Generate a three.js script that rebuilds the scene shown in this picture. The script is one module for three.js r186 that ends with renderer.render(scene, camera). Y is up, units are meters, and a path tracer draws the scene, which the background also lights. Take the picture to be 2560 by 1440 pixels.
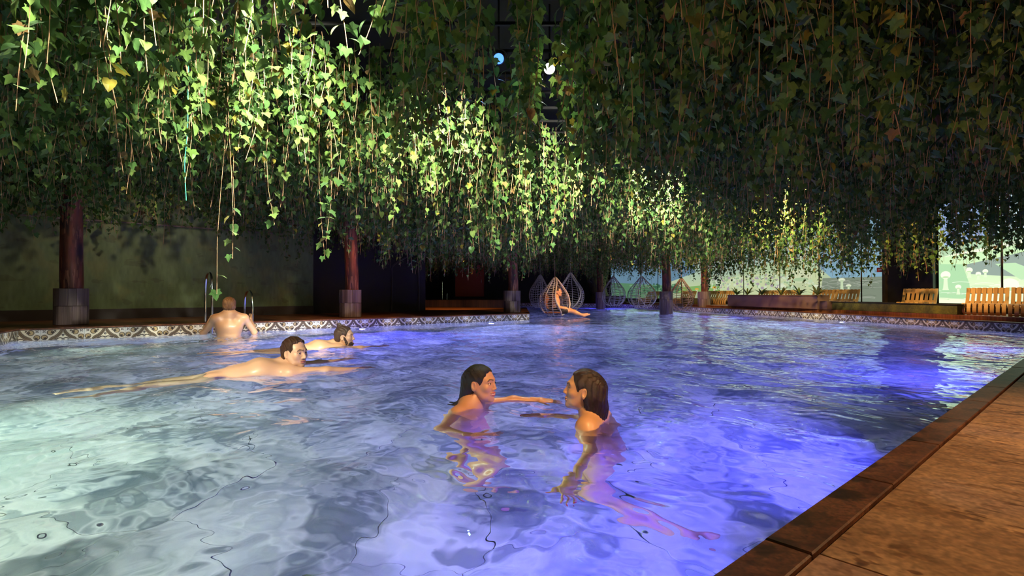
import * as THREE from 'three';
import { mergeGeometries, mergeVertices } from 'three/addons/utils/BufferGeometryUtils.js';
import { RectAreaLightUniformsLib } from 'three/addons/lights/RectAreaLightUniformsLib.js';

// ---------------------------------------------------------------- camera, sky, exposure
const scene = new THREE.Scene();
const renderer = new THREE.WebGLRenderer({ antialias: true });
renderer.toneMapping = THREE.LinearToneMapping;
renderer.toneMappingExposure = 1.0;
renderer.shadowMap.enabled = true;
RectAreaLightUniformsLib.init();
scene.background = new THREE.Color().setRGB(0.0015, 0.0012, 0.001);

const EYE = 0.66;                       // metres above the water, which lies at y = 0
const camera = new THREE.PerspectiveCamera(2 * Math.atan(720 / 1350) * 180 / Math.PI, 2560 / 1440, 0.05, 120);
camera.position.set(0, EYE, 0);
camera.lookAt(0, EYE + 15 / 1350, -1);
scene.add(camera);

// ---------------------------------------------------------------- helpers
const V = (x, y, z) => new THREE.Vector3(x, y, z);
function rng(seed) { let s = seed >>> 0; return () => { s = (s + 0x6D2B79F5) >>> 0; let t = s; t = Math.imul(t ^ (t >>> 15), t | 1); t ^= t + Math.imul(t ^ (t >>> 7), t | 61); return ((t ^ (t >>> 14)) >>> 0) / 4294967296; }; }
const taken = new Map();
function numbered(name) { const n = taken.get(name) || 0; taken.set(name, n + 1); return n ? name + '_' + String(n).padStart(3, '0') : name; }
function shade(o) { o.castShadow = true; o.receiveShadow = true; return o; }
function tag(o, label, category, group, kind) {
  o.userData.label = label; if (category) o.userData.category = category;
  if (group) o.userData.group = group; if (kind) o.userData.kind = kind; return o;
}
function thing(name, label, category, pos = [0, 0, 0], turn = 0, group) {
  const o = new THREE.Group(); o.name = numbered(name); o.position.set(...pos); o.rotation.y = turn; scene.add(o);
  return tag(o, label, category, group);
}
function part(name, geo, mat, parent) { const m = shade(new THREE.Mesh(geo, mat)); m.name = name; parent.add(m); return m; }
function wpart(name, geo, mat, parent) { const p = parent.position; geo.translate(-p.x, -p.y, -p.z); return part(name, geo, mat, parent); }
function struct(name, geo, mat, label) { const m = shade(new THREE.Mesh(geo, mat)); m.name = name; scene.add(m); m.userData = { kind: 'structure', label, category: name.split('_')[0] }; return m; }
function structGroup(name, label) { const g = new THREE.Group(); g.name = name; scene.add(g); g.userData = { kind: 'structure', label, category: name.split('_')[0] }; return g; }
function lin(r, g, b) { return new THREE.Color().setRGB(r, g, b); }
function std(color, roughness, extra = {}) { return new THREE.MeshStandardMaterial({ color, roughness, ...extra }); }
function smooth(a, b, x) { const t = Math.min(1, Math.max(0, (x - a) / (b - a))); return t * t * (3 - 2 * t); }
function clean(g) { const o = new THREE.BufferGeometry(); const s = g.index ? g.toNonIndexed() : g; for (const k of ['position', 'normal', 'uv']) if (s.attributes[k]) o.setAttribute(k, s.attributes[k]); return o; }
function merge(list) { return mergeGeometries(list.map(clean)); }
// texture coordinates in metres, chosen face by face
function uvMetres(g, turn = false) {
  g = g.index ? g.toNonIndexed() : g; g.computeVertexNormals();
  const p = g.attributes.position, n = g.attributes.normal, uv = new Float32Array(p.count * 2);
  for (let i = 0; i < p.count; i++) {
    const ax = Math.abs(n.getX(i)), ay = Math.abs(n.getY(i)), az = Math.abs(n.getZ(i));
    let u, v; if (ay >= ax && ay >= az) { u = p.getX(i); v = p.getZ(i); } else if (ax >= az) { u = p.getZ(i); v = p.getY(i); } else { u = p.getX(i); v = p.getY(i); }
    uv[2 * i] = turn ? v : u; uv[2 * i + 1] = turn ? u : v;
  }
  g.setAttribute('uv', new THREE.BufferAttribute(uv, 2)); return g;
}
function box(w, h, d, x = 0, y = 0, z = 0) { return new THREE.BoxGeometry(w, h, d).translate(x, y, z); }
// a box with its edges taken off
function slab(w, h, d, b = 0.004) {
  const s = new THREE.Shape(); const x = w / 2 - b, z = d / 2 - b;
  s.moveTo(-x, -z); s.lineTo(x, -z); s.lineTo(x, z); s.lineTo(-x, z); s.closePath();
  const g = new THREE.ExtrudeGeometry(s, { depth: Math.max(1e-3, h - 2 * b), bevelEnabled: true, bevelThickness: b, bevelSize: b, bevelSegments: 1 });
  return g.rotateX(-Math.PI / 2).translate(0, -h / 2 + b, 0);
}
function tube(pts, r, seg = 24, rad = 8, closed = false) { return new THREE.TubeGeometry(new THREE.CatmullRomCurve3(pts, closed), seg, r, rad, closed); }
function poly(points, y0, y1) {          // upright prism over [x, z] points
  const s = new THREE.Shape(points.map(([x, z]) => new THREE.Vector2(x, -z)));
  return new THREE.ExtrudeGeometry(s, { depth: y1 - y0, bevelEnabled: false }).rotateX(-Math.PI / 2).translate(0, y0, 0);
}
function inside(points, x, z) { let r = false; for (let i = 0, j = points.length - 1; i < points.length; j = i++) { const [xi, zi] = points[i], [xj, zj] = points[j]; if ((zi > z) !== (zj > z) && x < (xj - xi) * (z - zi) / (zj - zi) + xi) r = !r; } return r; }

// ---------------------------------------------------------------- noise and textures
const hash2 = (x, y, s) => { let h = Math.imul(x | 0, 374761393) ^ Math.imul(y | 0, 668265263) ^ Math.imul(s | 0, 974711); h = Math.imul(h ^ (h >>> 13), 1274126177); return ((h ^ (h >>> 16)) >>> 0) / 4294967296; };
function tileNoise(u, v, px, py, seed) {   // value noise that repeats after 1
  const x = u * px, y = v * py, xi = Math.floor(x), yi = Math.floor(y), fx = x - xi, fy = y - yi, sx = fx * fx * (3 - 2 * fx), sy = fy * fy * (3 - 2 * fy);
  const m = (a, b) => ((a % b) + b) % b, a = hash2(m(xi, px), m(yi, py), seed), b = hash2(m(xi + 1, px), m(yi, py), seed), c = hash2(m(xi, px), m(yi + 1, py), seed), d = hash2(m(xi + 1, px), m(yi + 1, py), seed);
  return a + (b - a) * sx + (c - a) * sy + (a - b - c + d) * sx * sy;
}
function fbm(u, v, px, py, oct, seed) { let s = 0, a = 0.5, t = 0; for (let o = 0; o < oct; o++) { s += a * tileNoise(u, v, px << o, py << o, seed + o * 17); t += a; a *= 0.5; } return s / t; }
function tex(w, h, f, color = true, metres = 1, metresY = metres) {
  const d = new Uint8Array(w * h * 4);
  for (let j = 0; j < h; j++) for (let i = 0; i < w; i++) { const c = f(i / w, j / h), k = (j * w + i) * 4; for (let n = 0; n < 3; n++) d[k + n] = Math.max(0, Math.min(255, Math.round((Array.isArray(c) ? c[n] : c) * 255))); d[k + 3] = 255; }
  const t = new THREE.DataTexture(d, w, h, THREE.RGBAFormat); t.wrapS = t.wrapT = THREE.RepeatWrapping; t.magFilter = THREE.LinearFilter; t.minFilter = THREE.LinearMipmapLinearFilter; t.generateMipmaps = true;
  if (color) t.colorSpace = THREE.SRGBColorSpace; t.repeat.set(1 / metres, 1 / metresY); t.needsUpdate = true; return t;
}
const mixc = (a, b, t) => a.map((x, i) => x + (b[i] - x) * t);

// a surface from a signed distance: naive surface nets; f(x, y, z) < 0 inside
function surfaceNets(f, lo, hi, cell, colour) {
  const n = [0, 1, 2].map((k) => Math.ceil((hi[k] - lo[k]) / cell) + 2), [nx, ny, nz] = n, val = new Float32Array(nx * ny * nz);
  let q = 0; for (let k = 0; k < nz; k++) for (let j = 0; j < ny; j++) for (let i = 0; i < nx; i++) val[q++] = f(lo[0] + i * cell, lo[1] + j * cell, lo[2] + k * cell);
  const at = new Int32Array(nx * ny * nz).fill(-1), pos = [], ix = [];
  const off = [0, 1, nx, nx + 1, nx * ny, nx * ny + 1, nx * ny + nx, nx * ny + nx + 1], E = [[0, 1], [2, 3], [4, 5], [6, 7], [0, 2], [1, 3], [4, 6], [5, 7], [0, 4], [1, 5], [2, 6], [3, 7]];
  for (let k = 0; k < nz - 1; k++) for (let j = 0; j < ny - 1; j++) for (let i = 0; i < nx - 1; i++) {
    const b = i + nx * (j + ny * k); let m = 0; for (let c = 0; c < 8; c++) if (val[b + off[c]] < 0) m |= 1 << c;
    if (m === 0 || m === 255) continue;
    let x = 0, y = 0, z = 0, cnt = 0;
    for (const [a, c] of E) if (((m >> a) & 1) !== ((m >> c) & 1)) { const va = val[b + off[a]], t = va / (va - val[b + off[c]]); x += (a & 1) + t * ((c & 1) - (a & 1)); y += ((a >> 1) & 1) + t * (((c >> 1) & 1) - ((a >> 1) & 1)); z += (a >> 2) + t * ((c >> 2) - (a >> 2)); cnt++; }
    at[b] = pos.length / 3; pos.push(lo[0] + (i + x / cnt) * cell, lo[1] + (j + y / cnt) * cell, lo[2] + (k + z / cnt) * cell);
  }
  const quad = (a, b, c, d, flip) => { if (a < 0 || b < 0 || c < 0 || d < 0) return; if (flip) ix.push(a, c, b, a, d, c); else ix.push(a, b, c, a, c, d); };
  for (let k = 1; k < nz - 1; k++) for (let j = 1; j < ny - 1; j++) for (let i = 1; i < nx - 1; i++) {
    const b = i + nx * (j + ny * k), s = val[b] < 0;
    if (s !== val[b + 1] < 0) quad(at[b], at[b - nx], at[b - nx - nx * ny], at[b - nx * ny], !s);
    if (s !== val[b + nx] < 0) quad(at[b], at[b - nx * ny], at[b - 1 - nx * ny], at[b - 1], !s);
    if (s !== val[b + nx * ny] < 0) quad(at[b], at[b - 1], at[b - 1 - nx], at[b - nx], !s);
  }
  const g = new THREE.BufferGeometry(), P = new Float32Array(pos), N = new Float32Array(pos.length), h = cell * 0.5;
  for (let i = 0; i < P.length; i += 3) { const x = P[i], y = P[i + 1], z = P[i + 2]; let a = f(x + h, y, z) - f(x - h, y, z), b = f(x, y + h, z) - f(x, y - h, z), c = f(x, y, z + h) - f(x, y, z - h); const l = Math.hypot(a, b, c) || 1; N[i] = a / l; N[i + 1] = b / l; N[i + 2] = c / l; }
  g.setAttribute('position', new THREE.BufferAttribute(P, 3)); g.setAttribute('normal', new THREE.BufferAttribute(N, 3)); g.setIndex(ix);
  if (colour) { const C = new Float32Array(P.length); for (let i = 0; i < P.length; i += 3) { const c = colour(P[i], P[i + 1], P[i + 2]); C[i] = c[0]; C[i + 1] = c[1]; C[i + 2] = c[2]; } g.setAttribute('color', new THREE.BufferAttribute(C, 3)); }
  return g;
}
// ---------------------------------------------------------------- surfaces
const woodTex = tex(512, 512, (u, v) => { const g = fbm(u, v, 24, 2, 4, 3), w = fbm(u, v, 3, 1, 3, 9); return mixc([0.30, 0.15, 0.08], [0.66, 0.40, 0.22], Math.min(1, Math.max(0, g * 0.8 + w * 0.6 - 0.25))); }, true, 0.6, 1.6);
const woodBump = tex(512, 512, (u, v) => fbm(u, v, 40, 2, 4, 3), false, 0.6, 1.6);
const greyTex = tex(512, 512, (u, v) => { const g = fbm(u, v, 24, 2, 4, 3), w = fbm(u, v, 3, 1, 3, 9); return mixc([0.34, 0.27, 0.25], [0.68, 0.60, 0.57], Math.min(1, Math.max(0, g * 0.8 + w * 0.6 - 0.25))); }, true, 0.6, 1.6);
const logTex = tex(512, 512, (u, v) => { const g = fbm(u, v, 10, 3, 5, 31), s = fbm(u, v, 30, 8, 3, 12), k = smooth(0.6, 0.72, fbm(u, v, 4, 3, 4, 77)); return mixc(mixc([0.20, 0.08, 0.05], [0.58, 0.28, 0.15], Math.min(1, Math.max(0, g * 1.5 - 0.25))), s > 0.66 ? [0.62, 0.42, 0.30] : [0.13, 0.05, 0.04], s > 0.66 ? 0.6 : k * 0.8); });
const logBump = tex(512, 512, (u, v) => fbm(u, v, 14, 4, 5, 31), false);
const stoneTex = tex(1024, 1024, (u, v) => {      // sawn stone with drawn-out streaks
  const wv = v + 0.03 * fbm(u, v, 3, 3, 3, 8), g = fbm(u, wv, 12, 20, 5, 21), f = fbm(u, wv, 130, 130, 2, 41), p = fbm(u, v, 3, 4, 4, 5), k = smooth(0.56, 0.72, fbm(u, wv, 36, 72, 3, 55)) * smooth(0.35, 0.6, fbm(u, v, 4, 5, 3, 57));
  let c = mixc([0.52, 0.36, 0.25], [0.76, 0.58, 0.43], Math.min(1, Math.max(0, g * 0.9 + p * 0.5 - 0.2))); c = mixc(c, [0.62, 0.48, 0.44], smooth(0.52, 0.66, p) * 0.5); c = mixc(c, [0.30, 0.17, 0.10], k * 0.7); return c.map((x) => x * (0.78 + 0.44 * f));
}, true, 1.3);
const stoneBump = tex(512, 512, (u, v) => fbm(u, v, 4, 26, 5, 21), false, 1.3);
const copingTex = tex(512, 512, (u, v) => { const g = fbm(u, v, 6, 6, 5, 61), f = fbm(u, v, 60, 60, 2, 14), k = smooth(0.5, 0.7, fbm(u, v, 4, 4, 5, 15)); return mixc(mixc([0.30, 0.17, 0.12], [0.52, 0.33, 0.23], g), [0.17, 0.09, 0.06], k * 0.8).map((x) => x * (0.62 + 0.6 * f)); }, true, 0.4);
const plasterTex = tex(1024, 1024, (u, v) => { const g = fbm(u, v, 5, 5, 6, 91), f = fbm(u, v, 70, 24, 2, 4), s = smooth(0.66, 0.70, fbm(u, v, 12, 26, 4, 29)), o = smooth(0.55, 0.72, fbm(u, v, 9, 9, 4, 33)); let c = mixc([0.35, 0.41, 0.26], [0.45, 0.49, 0.33], g); c = mixc(c, [0.50, 0.47, 0.27], o * 0.35); c = mixc(c, [0.20, 0.16, 0.11], s * 0.18); return c.map((x) => x * (0.9 + 0.2 * f)); }, true, 3.2);
const plasterBump = tex(512, 512, (u, v) => fbm(u, v, 30, 14, 4, 4), false, 3.2);
const floorTex = tex(1024, 1024, (u, v) => { const wu = u + 0.06 * fbm(u, v, 5, 5, 4, 73), wv = v + 0.06 * fbm(u, v, 5, 5, 4, 74), g = fbm(wu, wv, 5, 5, 6, 71), k = fbm(wu, wv, 11, 11, 4, 72), causticVein = 1 - Math.abs(fbm(wu, wv, 7, 7, 4, 75) - 0.5) * 9, c = mixc([0.44, 0.49, 0.51], [0.93, 0.95, 0.92], Math.min(1, Math.max(0, g * 2.0 - 0.5))); return mixc(mixc(c, [0.36, 0.41, 0.45], smooth(0.5, 0.66, k) * 0.55), [0.97, 0.98, 0.96], Math.max(0, causticVein) * 0.55); }, true, 2.1);  // stone mottling made stronger and pale veins painted in to imitate caustic light
const mossTex = tex(512, 512, (u, v) => { const g = fbm(u, v, 5, 5, 5, 81), f = fbm(u, v, 40, 40, 3, 6); return mixc([0.20, 0.19, 0.07], [0.48, 0.45, 0.13], g).map((x) => x * (0.75 + 0.5 * f)); }, true, 1.1);

const M = {
  dark: std(lin(0.018, 0.012, 0.010), 0.8),
  ceiling: std(lin(0.02, 0.014, 0.011), 0.9),
  plaster: std(0xffffff, 0.75, { map: plasterTex, bumpMap: plasterBump, bumpScale: 0.004 }),
  base: std(lin(0.03, 0.016, 0.011), 0.55),
  deck: std(0xffffff, 0.42, { map: woodTex, bumpMap: woodBump, bumpScale: 0.002 }),
  stone: std(0xffffff, 0.45, { map: stoneTex, bumpMap: stoneBump, bumpScale: 0.002 }),
  stone2: std(lin(0.88, 0.9, 0.92), 0.48, { map: stoneTex, bumpMap: stoneBump, bumpScale: 0.002 }),
  coping: std(0xffffff, 0.4, { map: copingTex, bumpMap: copingTex, bumpScale: 0.001 }),
  grout: std(lin(0.05, 0.035, 0.028), 0.9),
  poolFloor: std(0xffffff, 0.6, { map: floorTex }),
  poolWall: std(lin(0.62, 0.66, 0.68), 0.5),
  joint: std(lin(0.22, 0.25, 0.28), 0.8),
  log: std(0xffffff, 0.6, { map: logTex, bumpMap: logBump, bumpScale: 0.012 }),
  stave: [0, 1, 2].map((k) => std([lin(0.95, 0.92, 0.95), lin(1, 1, 1), lin(0.7, 0.66, 0.68)][k], 0.6, { map: greyTex, bumpMap: woodBump, bumpScale: 0.003 })),
  steel: std(lin(0.72, 0.72, 0.72), 0.12, { metalness: 1 }),
  moss: std(0xffffff, 0.9, { map: mossTex, bumpMap: mossTex, bumpScale: 0.004 }),
  rust: std(lin(0.15, 0.07, 0.042), 0.6),
};

// ---------------------------------------------------------------- plan of the place, [x, z]
const DECK = 0.17, BED = -1.2;
const A = [-6.91, -7.55], B = [0.43, -13.7];                    // long tiled edge on the left
const N0 = [0.52, -1.10], along = [0.746, -0.667];              // the coping that runs past the camera
const near = (t) => [N0[0] + along[0] * t, N0[1] + along[1] * t];
const R0 = near(10.95), R1 = [7.75, -16.35], R2 = [6.95, -19.4], R3 = [6.5, -24], R4 = [4.6, -28.2], R5 = [0.4, -29.6];
const L0 = [-3.9, -1.75];                                        // the left edge comes back towards the camera
const POOL = [A, B, [0.5, -19.5], [-4.2, -21.5], [-4.2, -29.6], R5, R4, R3, R2, R1, R0, near(-7.4), L0];

// pool basin
const bed = structGroup('floor_pool', 'pale stone floor of the pool');
{
  const plane = poly([[-11, -1], [-6, 6.2], [11, -6], [9, -31], [-6, -31]], BED - 0.1, BED - 0.02); part('bed_slab', uvMetres(plane), M.joint, bed);
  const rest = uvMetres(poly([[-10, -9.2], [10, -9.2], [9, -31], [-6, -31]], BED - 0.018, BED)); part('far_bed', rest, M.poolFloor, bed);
  // crazy paving: the cells of a jittered grid, cut apart by open joints
  const r = rng(5), S = 0.82, c = new Map(), key = (i, j) => i + ',' + j;
  for (let i = -9; i <= 11; i++) for (let j = -13; j <= 4; j++) c.set(key(i, j), [(i + 0.5 + 0.72 * (r() - 0.5)) * S, (j + 0.5 + 0.72 * (r() - 0.5)) * S]);
  for (let i = -8; i <= 10; i++) for (let j = -12; j <= 3; j++) {
    const p = c.get(key(i, j)); if (!inside(POOL, p[0], p[1]) || p[1] < -9.6) continue;
    let g = [[p[0] - 2, p[1] - 2], [p[0] + 2, p[1] - 2], [p[0] + 2, p[1] + 2], [p[0] - 2, p[1] + 2]];
    const cut = (mx, mz, nx, nz) => { const out = []; for (let k = 0; k < g.length; k++) { const a = g[k], b = g[(k + 1) % g.length], da = (a[0] - mx) * nx + (a[1] - mz) * nz, db = (b[0] - mx) * nx + (b[1] - mz) * nz; if (da <= 0) out.push(a); if (da * db < 0) { const t = da / (da - db); out.push([a[0] + (b[0] - a[0]) * t, a[1] + (b[1] - a[1]) * t]); } } g = out; };
    for (let a = -2; a <= 2; a++) for (let b = -2; b <= 2; b++) if (a || b) { const o = c.get(key(i + a, j + b)); if (!o) continue; const dx = o[0] - p[0], dz = o[1] - p[1], l = Math.hypot(dx, dz); cut((p[0] + o[0]) / 2 - dx / l * 0.003, (p[1] + o[1]) / 2 - dz / l * 0.003, dx / l, dz / l); }
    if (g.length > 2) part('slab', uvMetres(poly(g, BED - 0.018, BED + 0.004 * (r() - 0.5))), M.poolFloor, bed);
  }
}

// decks, with the pool walls under them
const deckLeft = [A, B, [0.38, -19.4], [-4.25, -21.4], [-4.25, -30], [-12, -30], [-12, -1.6], [-5.5, 2.5], [-4.2, 2.4], L0];
struct('floor_deck', uvMetres(poly(deckLeft, BED, DECK - 0.012), true), M.deck, 'brown timber deck on the far side of the pool behind the tiled edge');
const deckNear = [near(-7.4), near(10.95), [14, -9.2], [14, 6], [-6.5, 6]].map((p, i) => (i < 2 ? [p[0] + 0.667 * 0.005, p[1] + 0.745 * 0.005] : p));
const terrace = structGroup('floor_terrace', 'stone paved terrace in the near corner beside the camera');
part('bed', poly(deckNear, BED, DECK - 0.03), M.grout, terrace);
{
  const th = Math.atan2(0.667, 0.746), r = rng(12), out = [0.667, 0.745], COP = 0.088;
  for (let k = 0, t = -1.6; t < 10.9; k++) {                       // coping stones
    const len = 0.5 + 0.08 * r(), m = near(t + len / 2), g = uvMetres(slab(len - 0.004, 0.05, COP, 0.003)); t += len;
    const s = part('coping_stone', g, M.coping, terrace); s.position.set(m[0] + out[0] * (COP / 2 + 0.0), DECK - 0.025 + 0.002 * r(), m[1] + out[1] * (COP / 2)); s.rotation.y = th;
    const u = g.attributes.uv; for (let i = 0; i < u.count; i++) u.setXY(i, u.getX(i) + k * 0.37, u.getY(i) + k * 0.21);
  }
  const W = 1.2, L = 1.24;                                        // paving slabs, long side away from the pool
  for (let i = -1; i < 9; i++) {
    let o = COP + 0.006; const first = (((i * 7) % 5) + 5) % 5 / 5 * 0.6 + 0.5;
    for (let j = 0; j < 4 && o < 3.0; j++) {
      const l = j ? L : first, t = (i + 0.5) * W; if (t > 10.6 || (o > 1.4 && t < -0.6)) break;
      const m = near(t), w = uvMetres(slab(l - 0.0022, 0.04, W - 0.0022, 0.001), false), u = w.attributes.uv, du = r() * 5, dv = r() * 5; for (let q = 0; q < u.count; q++) u.setXY(q, u.getX(q) + du, u.getY(q) + dv);
      const s = part('paving_slab', w, r() < 0.5 ? M.stone : M.stone2, terrace); s.position.set(m[0] + out[0] * (o + l / 2), DECK - 0.022 - 0.0008 * r(), m[1] + out[1] * (o + l / 2)); s.rotation.y = -Math.atan2(out[1], out[0]);
      o += l;
    }
  }
}
const deckRight = [R0, R1, R2, R3, R4, R5, [0.4, -31], [14, -31], [14, -9.2], near(10.97)];
struct('floor_walkway', uvMetres(poly(deckRight, BED, DECK - 0.012)), M.deck, 'dark walkway along the far tiled edge under the screens');

// tiled rims: one painted tile, used plain and mirrored
const tileTex = (() => {
  const c = document.createElement('canvas'); c.width = c.height = 256; const x = c.getContext('2d');
  x.fillStyle = '#d9cdb4'; x.fillRect(0, 0, 256, 256);
  // the outer corner (top right): pale ground with a small star
  x.fillStyle = '#e4dfd4'; x.beginPath(); x.moveTo(256, 0); x.lineTo(190, 0); x.lineTo(190, 40); x.quadraticCurveTo(200, 70, 256, 78); x.fill();
  x.fillStyle = '#3b2c20'; x.save(); x.translate(216, 26); for (let k = 0; k < 4; k++) { x.rotate(Math.PI / 2); x.beginPath(); x.moveTo(0, 0); x.lineTo(16, 6); x.lineTo(18, 18); x.lineTo(6, 16); x.fill(); } x.restore();
  // ogee band from the apex (top left) down to the right
  x.strokeStyle = '#43352a'; x.lineWidth = 50; x.beginPath(); x.moveTo(-6, -26); x.quadraticCurveTo(30, 92, 118, 132); x.quadraticCurveTo(160, 160, 176, 270); x.stroke();
  x.strokeStyle = '#7d6a52'; x.lineWidth = 34; x.stroke(); x.strokeStyle = '#54442f'; x.lineWidth = 20; x.stroke();
  // rings with leaves
  const ring = (a, b, r) => { x.fillStyle = '#b79c6c'; x.strokeStyle = '#3d2f22'; x.lineWidth = 9; x.beginPath(); x.arc(a, b, r, 0, 7); x.fill(); x.stroke(); };
  ring(146, 44, 36); ring(214, 116, 34); ring(236, 196, 26);
  x.fillStyle = '#2f2219'; const leaf = (a, b, s) => { for (let k = 0; k < 5; k++) { const q = k * 1.2566 + 0.4; x.beginPath(); x.ellipse(a + Math.cos(q) * s * 0.6, b + Math.sin(q) * s * 0.6, s * 0.62, s * 0.34, q, 0, 7); x.fill(); } };
  leaf(120, 44, 22); leaf(206, 132, 20); leaf(236, 200, 14); leaf(92, 22, 14);
  // inside the arch: diamond and scrolls on cream
  x.fillStyle = '#e6dcc2'; x.beginPath(); x.moveTo(0, 40); x.quadraticCurveTo(36, 120, 108, 158); x.quadraticCurveTo(130, 176, 138, 256); x.lineTo(0, 256); x.fill();
  x.fillStyle = '#33261b'; x.beginPath(); x.moveTo(0, 62); x.lineTo(20, 86); x.lineTo(0, 110); x.fill();
  x.strokeStyle = '#33261b'; x.lineWidth = 15; x.beginPath(); x.moveTo(0, 150); x.quadraticCurveTo(30, 116, 62, 140); x.quadraticCurveTo(80, 154, 100, 150); x.stroke();
  x.beginPath(); x.moveTo(0, 200); x.lineTo(12, 160); x.lineTo(26, 200); x.fill(); leaf(62, 196, 18);
  x.strokeStyle = '#8d8371'; x.lineWidth = 4; x.strokeRect(0, 0, 256, 256);
  const t = new THREE.CanvasTexture(c); t.colorSpace = THREE.SRGBColorSpace; t.magFilter = THREE.LinearFilter; return t;
})();
M.tile = new THREE.MeshPhysicalMaterial({ map: tileTex, roughness: 0.3, clearcoat: 0.5, clearcoatRoughness: 0.15 });
M.tileEdge = std(lin(0.45, 0.4, 0.33), 0.6);
const TILE = 0.24;
const tileGeo = [0, 1].map((flip) => {
  const g = slab(TILE - 0.003, 0.012, TILE - 0.003, 0.0015).rotateX(Math.PI / 2), p = g.attributes.position, uv = new Float32Array(p.count * 2);
  for (let i = 0; i < p.count; i++) { const u = p.getX(i) / TILE + 0.5; uv[2 * i] = flip ? 1 - u : u; uv[2 * i + 1] = p.getY(i) / TILE + 0.5; }
  g.setAttribute('uv', new THREE.BufferAttribute(uv, 2)); return g;
});
let rimNo = 0;
function rim(p, q, label) {
  const dx = q[0] - p[0], dz = q[1] - p[1], l = Math.hypot(dx, dz), ux = dx / l, uz = dz / l, n = Math.floor(l / TILE), turn = -Math.atan2(uz, ux);
  const g = structGroup('trim_' + (++rimNo), label);
  const nx = -uz, nz = ux;     // towards the water for edges listed with the water on that side
  for (let k = 0; k < n; k++) { const s = (k + 0.5) * l / n, t = part('tile', tileGeo[k & 1], M.tile, g); t.scale.x = l / n / TILE; t.position.set(p[0] + ux * s + nx * 0.006, DECK - 0.022 - TILE / 2, p[1] + uz * s + nz * 0.006); t.rotation.y = turn; }
  const ln = part('lining', new THREE.BoxGeometry(l, 1.37 - 0.04, 0.01), M.poolWall, g); ln.position.set((p[0] + q[0]) / 2 - nx * 0.004, BED + 0.665, (p[1] + q[1]) / 2 - nz * 0.004); ln.rotation.y = turn;
  const nose = uvMetres(slab(l, 0.02, 0.22, 0.004)); const e = part('edge_board', nose, M.deck, g); e.position.set((p[0] + q[0]) / 2 - nx * 0.085, DECK - 0.006, (p[1] + q[1]) / 2 - nz * 0.085); e.rotation.y = turn;
}
rim(A, B, 'patterned tile rim along the left deck with scrolls and arches');
rim(L0, A, 'patterned tile rim at the left corner of the pool');
rim(B, [0.5, -19.5], 'patterned tile rim turning back at the deck corner');
rim(R1, R0, 'patterned tile rim below the green low wall and loungers');
rim(R2, R1, 'patterned tile rim below the rusty planter');
rim(R3, R2, 'patterned tile rim behind the column standing in water');
rim(R4, R3, 'patterned tile rim behind the swinging basket chairs');
rim(R5, R4, 'patterned tile rim at the dark far end of the pool');

// ---------------------------------------------------------------- the room
const wl0 = [-11.9, -7.29], wl1 = [-5.08, -13.8];
function wallBetween(name, p, q, y0, y1, mat, label, thick = 0.2, side = 1) {
  const dx = q[0] - p[0], dz = q[1] - p[1], l = Math.hypot(dx, dz), g = uvMetres(new THREE.BoxGeometry(l, y1 - y0, thick)), m = struct(name, g, mat, label);
  m.position.set((p[0] + q[0]) / 2 - dz / l * thick / 2 * side, (y0 + y1) / 2, (p[1] + q[1]) / 2 + dx / l * thick / 2 * side); m.rotation.y = -Math.atan2(dz, dx); return m;
}
wallBetween('wall_left', wl0, wl1, DECK - 0.02, 3.4, M.plaster, 'mottled olive green plaster wall behind the left deck', 0.2, -1);
{ const d = [wl1[0] - wl0[0], wl1[1] - wl0[1]], l = Math.hypot(...d), n = [-d[1] / l, d[0] / l];
  wallBetween('baseboard_left', [wl0[0] + n[0] * 0.03, wl0[1] + n[1] * 0.03], [wl1[0] + n[0] * 0.03, wl1[1] + n[1] * 0.03], DECK - 0.012, 0.36, M.base, 'dark brown baseboard under the olive green wall', 0.03, -1); }
wallBetween('wall_dark', wl1, [-2.55, -15.9], DECK - 0.02, 3.4, M.dark, 'black timber wall in the dark recess behind the second post', 0.12, -1);
wallBetween('wall_recess', [-2.6, -16.1], [-4.3, -20.5], DECK - 0.02, 3.4, M.dark, 'dark return wall beside the back deck', 0.12, -1);
struct('wall_back', box(28, 5, 0.3, 0, 1.5, -31.4), M.dark, 'black back wall of the hall');
struct('wall_behind', box(28, 5, 0.3, 0, 1.5, 6.4), M.dark, 'dark wall behind the camera');
struct('wall_west', box(0.3, 5, 38, -12.3, 1.5, -12.5), M.dark, 'dark side wall of the hall beyond the green wall');
struct('wall_east', box(0.3, 5, 38, 14.3, 1.5, -12.5), M.dark, 'dark side wall of the hall behind the screens');
struct('ceiling', box(28, 0.2, 38, 0, 3.7, -12.5), M.ceiling, 'black ceiling above the ivy');
struct('floor_slab', box(30, 0.2, 40, 0, BED - 0.25, -12.5), M.dark, 'ground under the pool hall');

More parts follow.
